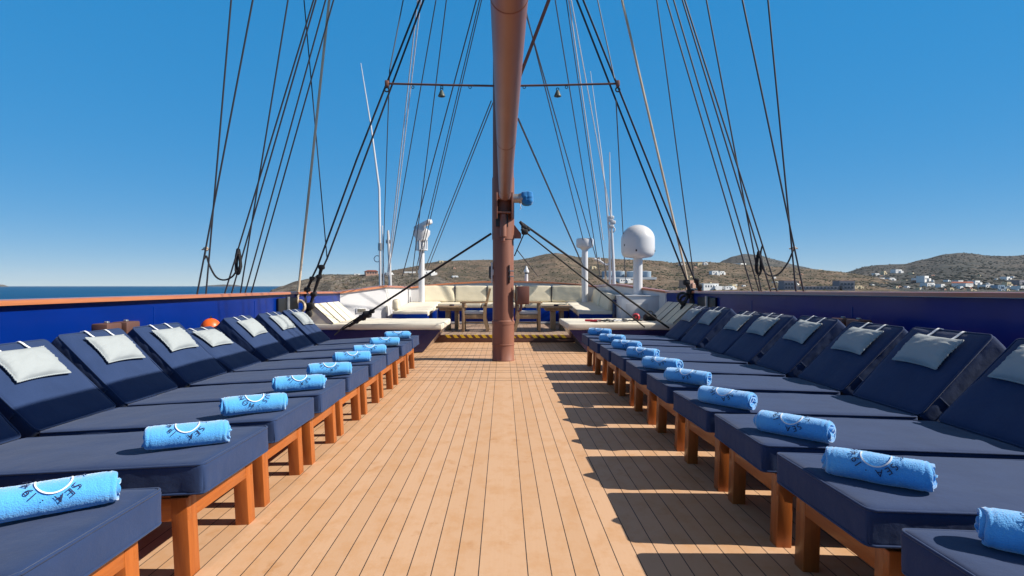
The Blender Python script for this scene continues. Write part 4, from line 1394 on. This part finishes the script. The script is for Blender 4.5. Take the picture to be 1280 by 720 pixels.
def backrest_mesh(seed):
    def dsp(p, n_):
        q_ = p + Vector((seed * 5.1, 7, seed))
        d = fbm(q_, 5) * 0.004
        if n_.z > 0.7:
            d += 0.005 * noise.noise(Vector((q_.x * 3, q_.y * 3.5, seed))) + 0.004 * max(0, noise.noise(Vector((q_.x * 8, q_.y * 2, seed))))
            d += 0.012 * (1 - (2 * p.x / BL) ** 4) * (1 - (2 * p.y / 0.66) ** 4) - 0.003
        elif abs(n_.y) > 0.7:
            d += 0.003 * noise.noise(Vector((p.x * 18 + seed, p.z * 25, 2)))
        return d
    mtx = Matrix.Translation((BL / 2 + 0.01, 0, -BT / 2))
    mb = MB().rbox((BL, 0.66, BT), 0.026, (24, 24, 5), dsp, mtx)
    for z in (0.061, -0.061):
        hx, hy, rr = BL / 2 - 0.002, 0.328, 0.03
        pts = []
        for (cx, cy, a0) in ((hx - rr, hy - rr, 0), (-hx + rr, hy - rr, 90), (-hx + rr, -hy + rr, 180), (hx - rr, -hy + rr, 270)):
            for k in range(5):
                a = R(a0 + k * 22.5)
                pts.append(mtx @ Vector((cx + rr * math.cos(a), cy + rr * math.sin(a), z)))
        pts.append(pts[0])
        mb.tube(pts, 0.0055, 6)
    return mb.mesh('backrest_cushion', M['navy'], 70)


MATT = [mattress_mesh(k) for k in range(7)]
BACK = [backrest_mesh(k) for k in range(6)]


def make_lounger():
    r = empty('sun_lounger', (0, 0, 0), 'x', 'sun lounger', 'x')
    f = MB()
    for sy in (-1, 1):
        f.box((0.96, sy * 0.292, 0.296), (1.74, 0.03, 0.1), 0.004)
    f.build('side_rails', M['teak_x'], r)
    MB().box((0.108, 0, 0.297), (0.03, 0.615, 0.1), 0.004).build('front_rail', M['teak_y'], r)
    MB().box((1.815, 0, 0.297), (0.03, 0.615, 0.1), 0.004).build('head_rail', M['teak_y'], r)
    sl_ = MB()
    for k in range(8):
        sl_.box((0.2 + k * 0.13, 0, 0.346), (0.07, 0.60, 0.018), 0.003)
    sl_.build('slats', M['teak_y'], r)
    for x in (0.127, 1.7):
        for sy in (-1, 1):
            MB().box((x, sy * 0.27, 0.172), (0.072, 0.076, 0.344), 0.004).build('leg', M['teak_z'], r)
    bf = MB()
    for sy in (-1, 1):
        bf.box((BL / 2 + 0.02, sy * 0.26, -BT - 0.016), (BL, 0.045, 0.028), 0.003)
    for k in range(4):
        bf.box((0.1 + k * 0.18, 0, -BT - 0.014), (0.07, 0.48, 0.018), 0.003)
    bf.build('backrest_frame', M['teak_x'], r).matrix_local = bframe(BA)
    e = bframe(BA) @ Vector((0.5, 0, -BT - 0.03))
    s_ = MB()
    for sy in (-1, 1):
        s_.tube([(e.x, sy * 0.2, e.z), (1.74, sy * 0.2, 0.30)], 0.014, 8)
    s_.build('backrest_prop', M['teak_z'], r)
    for nm, me, loc in (('mattress', MATT[0], (0.65, 0, 0.43)), ('backrest_cushion', BACK[0], None)):
        o = bpy.data.objects.new(nm, me)
        COL.objects.link(o)
        o.parent = r
        if loc:
            o.location = loc
        else:
            o.matrix_local = bframe(BA)
    # buttoned flap on the side of the backrest
    fl_ = MB()
    for sy in (-1, 1):
        fl_.box((0.17, sy * 0.333, -0.07), (0.008, 0.006, 0.10), 0.002)
        fl_.box((0.13, sy * 0.333, -0.105), (0.09, 0.005, 0.006), 0.001)
    fl_.build('seam_flap', M['navy_piping'], r).matrix_local = bframe(BA)
    return r


def pillow_mesh(seed):
    """flat scatter pillow with gathered short ends, x along backrest, y across, z out"""
    W, L_, T = 0.40, 0.25, 0.085
    nu, nv = 44, 28
    vs, fs = [], []
    for side in (1, -1):
        for i in range(nu + 1):
            for j in range(nv + 1):
                u, v = -1 + 2 * i / nu, -1 + 2 * j / nv
                y = W / 2 * u * (1 - 0.07 * (1 - v * v))
                x = L_ / 2 * v * (1 - 0.09 * (1 - u * u))
                t_ = max(0.0, (1 - u * u) * (1 - v * v)) ** 0.42
                z = side * T * (0.52 if side > 0 else 0.28) * t_ * (1.25 if side > 0 else 1)
                g_ = max(0.0, (abs(u) - 0.62) / 0.38)
                z += 0.016 * g_ * t_ ** 0.3 * noise.noise(Vector((v * 8 + seed * 3, u * 2, seed)))
                z += 0.006 * noise.noise(Vector((u * 2.2 + v * 1.1, v * 1.6, seed * 2.7))) * t_
                z += 0.004 * fbm((u + seed, v, 0), 2.5) * t_
                y += 0.006 * g_ * noise.noise(Vector((v * 7, seed, 4)))
                vs.append((x, y, z))
    k = (nu + 1) * (nv + 1)
    for s_ in (0, 1):
        for i in range(nu):
            for j in range(nv):
                a = s_ * k + i * (nv + 1) + j
                q_ = [a, a + 1, a + nv + 2, a + nv + 1]
                fs.append(q_[::-1] if s_ == 0 else q_)
    mb = MB().add(vs, fs)
    # welted edge
    ed = []
    for i in range(nu):
        ed.append((i, 0))
    for j in range(nv):
        ed.append((nu, j))
    for i in range(nu, 0, -1):
        ed.append((i, nv))
    for j in range(nv, 0, -1):
        ed.append((0, j))
    pts = [Vector(vs[i * (nv + 1) + j]) + Vector((0, 0, 0.003 * math.sin(3.1 * q_ + seed))) for q_, (i, j) in enumerate(ed)]
    pts.append(pts[0])
    mb.tube(pts, 0.005, 5)
    me = mb.mesh('pillow', M['pillow'], 80)
    return me


PILL = [pillow_mesh(k) for k in range(4)]


def strap_mesh():
    # ribbon in pillow coordinates: pillow centre sits 0.18 below the top edge
    path = [(0.09, 0.014), (0.13, -0.004), (0.16, -0.012), (0.19, -0.016), (0.213, -0.024), (0.226, -0.045), (0.228, -0.10), (0.226, -0.165)]
    vs, fs = [], []
    for x, z in path:
        for y in (-0.009, 0.009):
            vs.append((x, y, z + 0.0))
            vs.append((x - 0.003, y, z - 0.003))
    k = len(path)
    for i in range(k - 1):
        a, b_ = i * 4, (i + 1) * 4
        fs += [[a, a + 2, b_ + 2, b_], [a + 1, b_ + 1, b_ + 3, a + 3], [a, b_, b_ + 1, a + 1], [a + 2, a + 3, b_ + 3, b_ + 2]]
    fs += [[0, 1, 3, 2], [(k - 1) * 4 + q_ for q_ in (0, 2, 3, 1)]]
    return MB().add(vs, fs).mesh('strap', M['strap'], 60)


STRAP = strap_mesh()


def make_pillow():
    o = bpy.data.objects.new('pillow', PILL[0])
    COL.objects.link(o)
    for y in (-0.105, 0.105):
        s_ = bpy.data.objects.new('strap', STRAP)
        COL.objects.link(s_)
        s_.parent = o
        s_.location = (0, y, 0)
    return o


# towels -------------------------------------------------------------
TR, TL = 0.059, 0.335


def towel_mesh(seed):
    rnd = random.Random(seed)
    thick, turns = 0.0115, 3.2
    na, nl = 110, 64
    sec = []
    # spiral from outside to the core; outer end tucked underneath
    for i in range(na + 1):
        a = 2 * math.pi * turns * i / na
        ro = TR - (thick + 0.0045) * max(0.0, turns * i / na - 0.92) * 1.25
        sec.append((a + R(150) + seed * 0.6, max(0.006, ro)))

    def pos(a, r_, x, k):
        y, z = -r_ * math.sin(a), r_ * math.cos(a)
        z *= 0.92
        y *= 1.04
        if z < -TR * 0.78:
            z = -TR * 0.78 + (z + TR * 0.78) * 0.2
        return Vector((x, y, z))
    vs, fs = [], []
    ring = len(sec) * 2
    for l in range(nl + 1):
        xx = -TL / 2 + TL * l / nl
        e = abs(l / nl - 0.5) * 2
        for side in (0, 1):
            rng = range(len(sec)) if side == 0 else range(len(sec) - 1, -1, -1)
            for i in rng:
                a, r_ = sec[i]
                rr = r_ - (thick if side else 0)
                rr = max(0.003, rr)
                end = 0.018 * noise.noise(Vector((a * 0.7, seed * 3.3 + 0.4, 5 if xx > 0 else 2))) * (e ** 6)
                nz = 0.0016 * noise.noise(Vector((xx * 150, a * 9 * 1.0, seed))) + 0.0034 * noise.noise(Vector((xx * 11, a * 1.1, seed + 5.3)))
                if side == 0 and i < len(sec) / turns * 1.05:
                    rr += nz - 0.0035 * math.exp(-((abs(xx) - TL / 2 + 0.018) / 0.004) ** 2)
                    rr += -0.006 * max(0, e - 0.93) / 0.07
                # the inner layers peep out a little at the ends
                push = (i / len(sec)) * 0.012 * (1 if xx > 0 else -1) * e ** 10
                vs.append(pos(a, rr, xx + end + push * rnd.uniform(0.8, 1.1), l))
    for l in range(nl):
        for j in range(ring):
            a, b_ = l * ring + j, l * ring + (j + 1) % ring
            fs.append([a, a + ring, b_ + ring, b_])
    m_ = len(sec)
    for l, flip in ((0, False), (nl, True)):
        for i in range(m_ - 1):
            q_ = [l * ring + i, l * ring + i + 1, l * ring + ring - 2 - i, l * ring + ring - 1 - i]
            fs.append(q_[::-1] if flip else q_)
    # core plug so that the middle of the roll is not a hole
    mb = MB().add(vs, fs)
    return mb.mesh('rolled_towel', M['terry'], 75)


TOWEL = [towel_mesh(k) for k in range(5)]


def glyphs(chars):
    out = {}
    for ch in sorted(set(chars)):
        cu = bpy.data.curves.new('g', 'FONT')
        cu.body = ch
        cu.size = 1.0
        cu.resolution_u = 4
        ob = bpy.data.objects.new('g', cu)
        COL.objects.link(ob)
        dg = bpy.context.evaluated_depsgraph_get()
        me = bpy.data.meshes.new_from_object(ob.evaluated_get(dg))
        vs = [v_.co.copy() for v_ in me.vertices]
        fs = [list(p_.vertices) for p_ in me.polygons]
        bpy.data.objects.remove(ob)
        bpy.data.curves.remove(cu)
        bpy.data.meshes.remove(me)
        xs = [v_.x for v_ in vs] or [0]
        out[ch] = (vs, fs, min(xs), max(xs))
    return out


GL = glyphs('ATSEHOMNU1949·')


def wrap(s, t_, off=0.005):
    """unrolled towel coordinates (s along the roll to the right, t down the visible side) to the surface"""
    a = t_ / TR
    r_ = TR + off
    return Vector((s, -r_ * math.sin(a) * 1.04, r_ * math.cos(a) * 0.92))


def emblem_meshes(text, shift_):
    t0 = 0.010          # ring centre just behind the crest of the roll
    ring = MB()
    r0, wd = 0.049, 0.0024
    vs, fs = [], []
    kk = 40
    a0, a1 = R(-12), R(192)
    for i in range(kk + 1):
        a = a0 + (a1 - a0) * i / kk
        for rr, off in ((r0 - wd, .001), (r0 - wd, .005), (r0 + wd, .005), (r0 + wd, .001)):
            vs.append(wrap(rr * math.cos(a), t0 + rr * math.sin(a), off))
    for i in range(kk):
        for j in range(3):
            fs.append([i * 4 + j, (i + 1) * 4 + j, (i + 1) * 4 + j + 1, i * 4 + j + 1])
    ring.add(vs, fs)
    # letters: tops outward, read with the towel turned half round, so they run right to left here
    sz = 0.038
    rb = 0.059
    widths = [0.45 if c == ' ' else (GL[c][3] - GL[c][2] + 0.16) * (0.75 if c == '·' else 1) for c in text]
    tot = sum(widths)
    step = 1.18 * sz / (rb + 0.012)
    ang = R(90) - tot * step / 2 + shift_
    tx = MB()
    for c, w_ in zip(text, widths):
        am = ang + w_ * step / 2
        ang += w_ * step
        if c == ' ':
            continue
        g_ = GL[c]
        cx = (g_[2] + g_[3]) / 2
        out = []
        for q_ in g_[0]:
            lx, ly = (q_.x - cx) * sz, q_.y * sz
            rr = rb + ly
            s_ = rr * math.cos(am) - lx * math.sin(am)
            tt = t0 + rr * math.sin(am) + lx * math.cos(am)
            out.append(wrap(s_, tt, 0.0055))
        tx.add(out, g_[1])
    return ring.mesh('emblem_ring', M['emb_white'], 60), tx.mesh('lettering', M['emb_navy'], 60)


EMB = [emblem_meshes('T SEA · 1949', 0.05), emblem_meshes('NUS · HOME', 0.0), emblem_meshes('AT SEA · 194', -0.12)]


def make_towel():
    o = bpy.data.objects.new('rolled_towel', TOWEL[0])
    COL.objects.link(o)
    for nm, me in zip(('emblem_ring', 'lettering'), EMB[0]):
        c = bpy.data.objects.new(nm, me)
        COL.objects.link(c)
        c.parent = o
    return o


ORD = ['nearest the camera', 'second from the camera', 'third from the camera', 'fourth from the camera', 'fifth from the camera', 'sixth from the camera',
       'seventh from the camera', 'eighth from the camera', 'ninth from the camera', 'farthest, by the cream sunbed']
ORDS = ['nearest', 'second', 'third', 'fourth', 'fifth', 'sixth', 'seventh', 'eighth', 'ninth', 'farthest']
L_FAR = [2.11, 3.05, 3.83, 4.585, 5.35, 6.13, 6.94, 7.78, 8.64]
R_FAR = [1.75, 2.556, 3.33, 4.06, 4.90, 5.72, 6.50, 7.22, 8.05, 8.90]
L_T = [(68, 617), (235, 541), (318, 503), (374, 477), (412, 460), (440, 445), (462, 436), (481, 426), (497, 418)]
R_T = [(1328, 672), (1096, 582), (992, 530), (908, 495), (860, 469), (827, 453), (803, 440), (783, 430), (765, 422), (750, 414)]
L_YAW = [36, 24, 30, 23, 20, 22, 18, 20, 15]
R_YAW = [-36, -40, -47, -50, -46, -44, -48, -42, -40, -36]

proto = make_lounger()
pproto = make_pillow()
tproto = make_towel()
index_kids(None)
rnd = random.Random(11)
first = [True]
for side, fars, tw, yaws in ((-1, L_FAR, L_T, L_YAW), (1, R_FAR, R_T, R_YAW)):
    word = 'left' if side < 0 else 'right'
    nb = len(fars)
    for i, fd in enumerate(fars):
        yc = fd - 0.31
        x0 = side * (1.245 if side < 0 else 1.215) + rnd.uniform(-0.012, 0.012)
        if first[0]:
            root = proto
        else:
            root = copy_tree(proto)
        root.location = (x0, yc, 0)
        slope = R(3.1 if side < 0 else 1.75)
        root.matrix_world = Matrix.Translation((x0, yc, 0)) @ Matrix.Rotation((math.pi if side < 0 else 0) + rnd.uniform(-0.022, 0.022), 4, 'Z') @ Matrix.Rotation(slope, 4, 'Y')
        ext_ = 0.045 if side < 0 else 0.0
        ang = BA + R(rnd.uniform(-2.2, 2.2)) - (R(9) if side < 0 and i == 5 else 0)
        pos_ = ORD[i] if i < nb - 1 else 'farthest, next to the cream sunbed'
        root['label'] = ('navy cushioned teak sun lounger in the %s row, %s' % (word, pos_))
        root['group'] = 'navy sun loungers in two rows'
        for ch in root.children if not first[0] else [c for c in KIDS[proto.name]]:
            if ch.name.startswith('mattress'):
                ch.scale.x = (1.3 + ext_) / 1.3
                ch.location.x = 0.65 + ext_ / 2
                ch.data = MATT[(i * 3 + (2 if side > 0 else 0)) % 7]
            if ch.name.startswith(('backrest_c', 'backrest_f', 'seam')):
                ch.matrix_local = Matrix.Translation((ext_, 0, 0)) @ bframe(ang)
            if ch.name.startswith('backrest_cushion'):
                ch.data = BACK[(i * 5 + (side > 0) * 3) % 6]
        # towel
        px, py = tw[i]
        d = 0.69 * F / (py - CY)
        t_ = tproto if first[0] else tproto.copy()
        if not first[0]:
            COL.objects.link(t_)
        v = 1 if (side < 0 and i == 2) else (2 if rnd.random() < 0.3 else 0)
        t_.data = TOWEL[(i * 2 + (side > 0)) % 5]
        if not first[0]:
            for ch in KIDS[tproto.name]:
                c = ch.copy()
                COL.objects.link(c)
                c.parent = t_
                c.data = EMB[v][0 if ch.name.startswith('emblem') else 1]
        t_.location = ((px - CX) / F * d, d, 0.551)
        t_.rotation_euler = (R(rnd.uniform(-5, 5) + (15 if side > 0 else 3)), 0, R(yaws[i]))
        t_['label'] = 'rolled blue towel with dark lettering on the %s lounger of the %s row' % (ORDS[i] if i < nb - 1 else 'farthest', word)
        t_['category'] = 'towel'
        t_['group'] = 'rolled blue towels on the loungers'
        # pillow (those of the nearest two loungers on each side lie outside the picture)
        if i >= 2:
            p_ = pproto if 'label' not in pproto else copy_tree(pproto)
            p_.data = PILL[rnd.randrange(4)]
            bmx = root.matrix_world @ Matrix.Translation((ext_, 0, 0)) @ bframe(ang) @ Matrix.Translation((BL - 0.205, rnd.uniform(-0.02, 0.02), 0.030)) @ Matrix.Rotation(R(rnd.uniform(-4, 4)), 4, 'Z')
            p_.matrix_world = bmx
            p_['label'] = 'pale pillow strapped to the backrest of the %s lounger in the %s row' % (ORDS[i] if i < nb - 1 else 'farthest', word)
            p_['category'] = 'pillow'
            p_['group'] = 'pale pillows on the backrests'
        first[0] = False
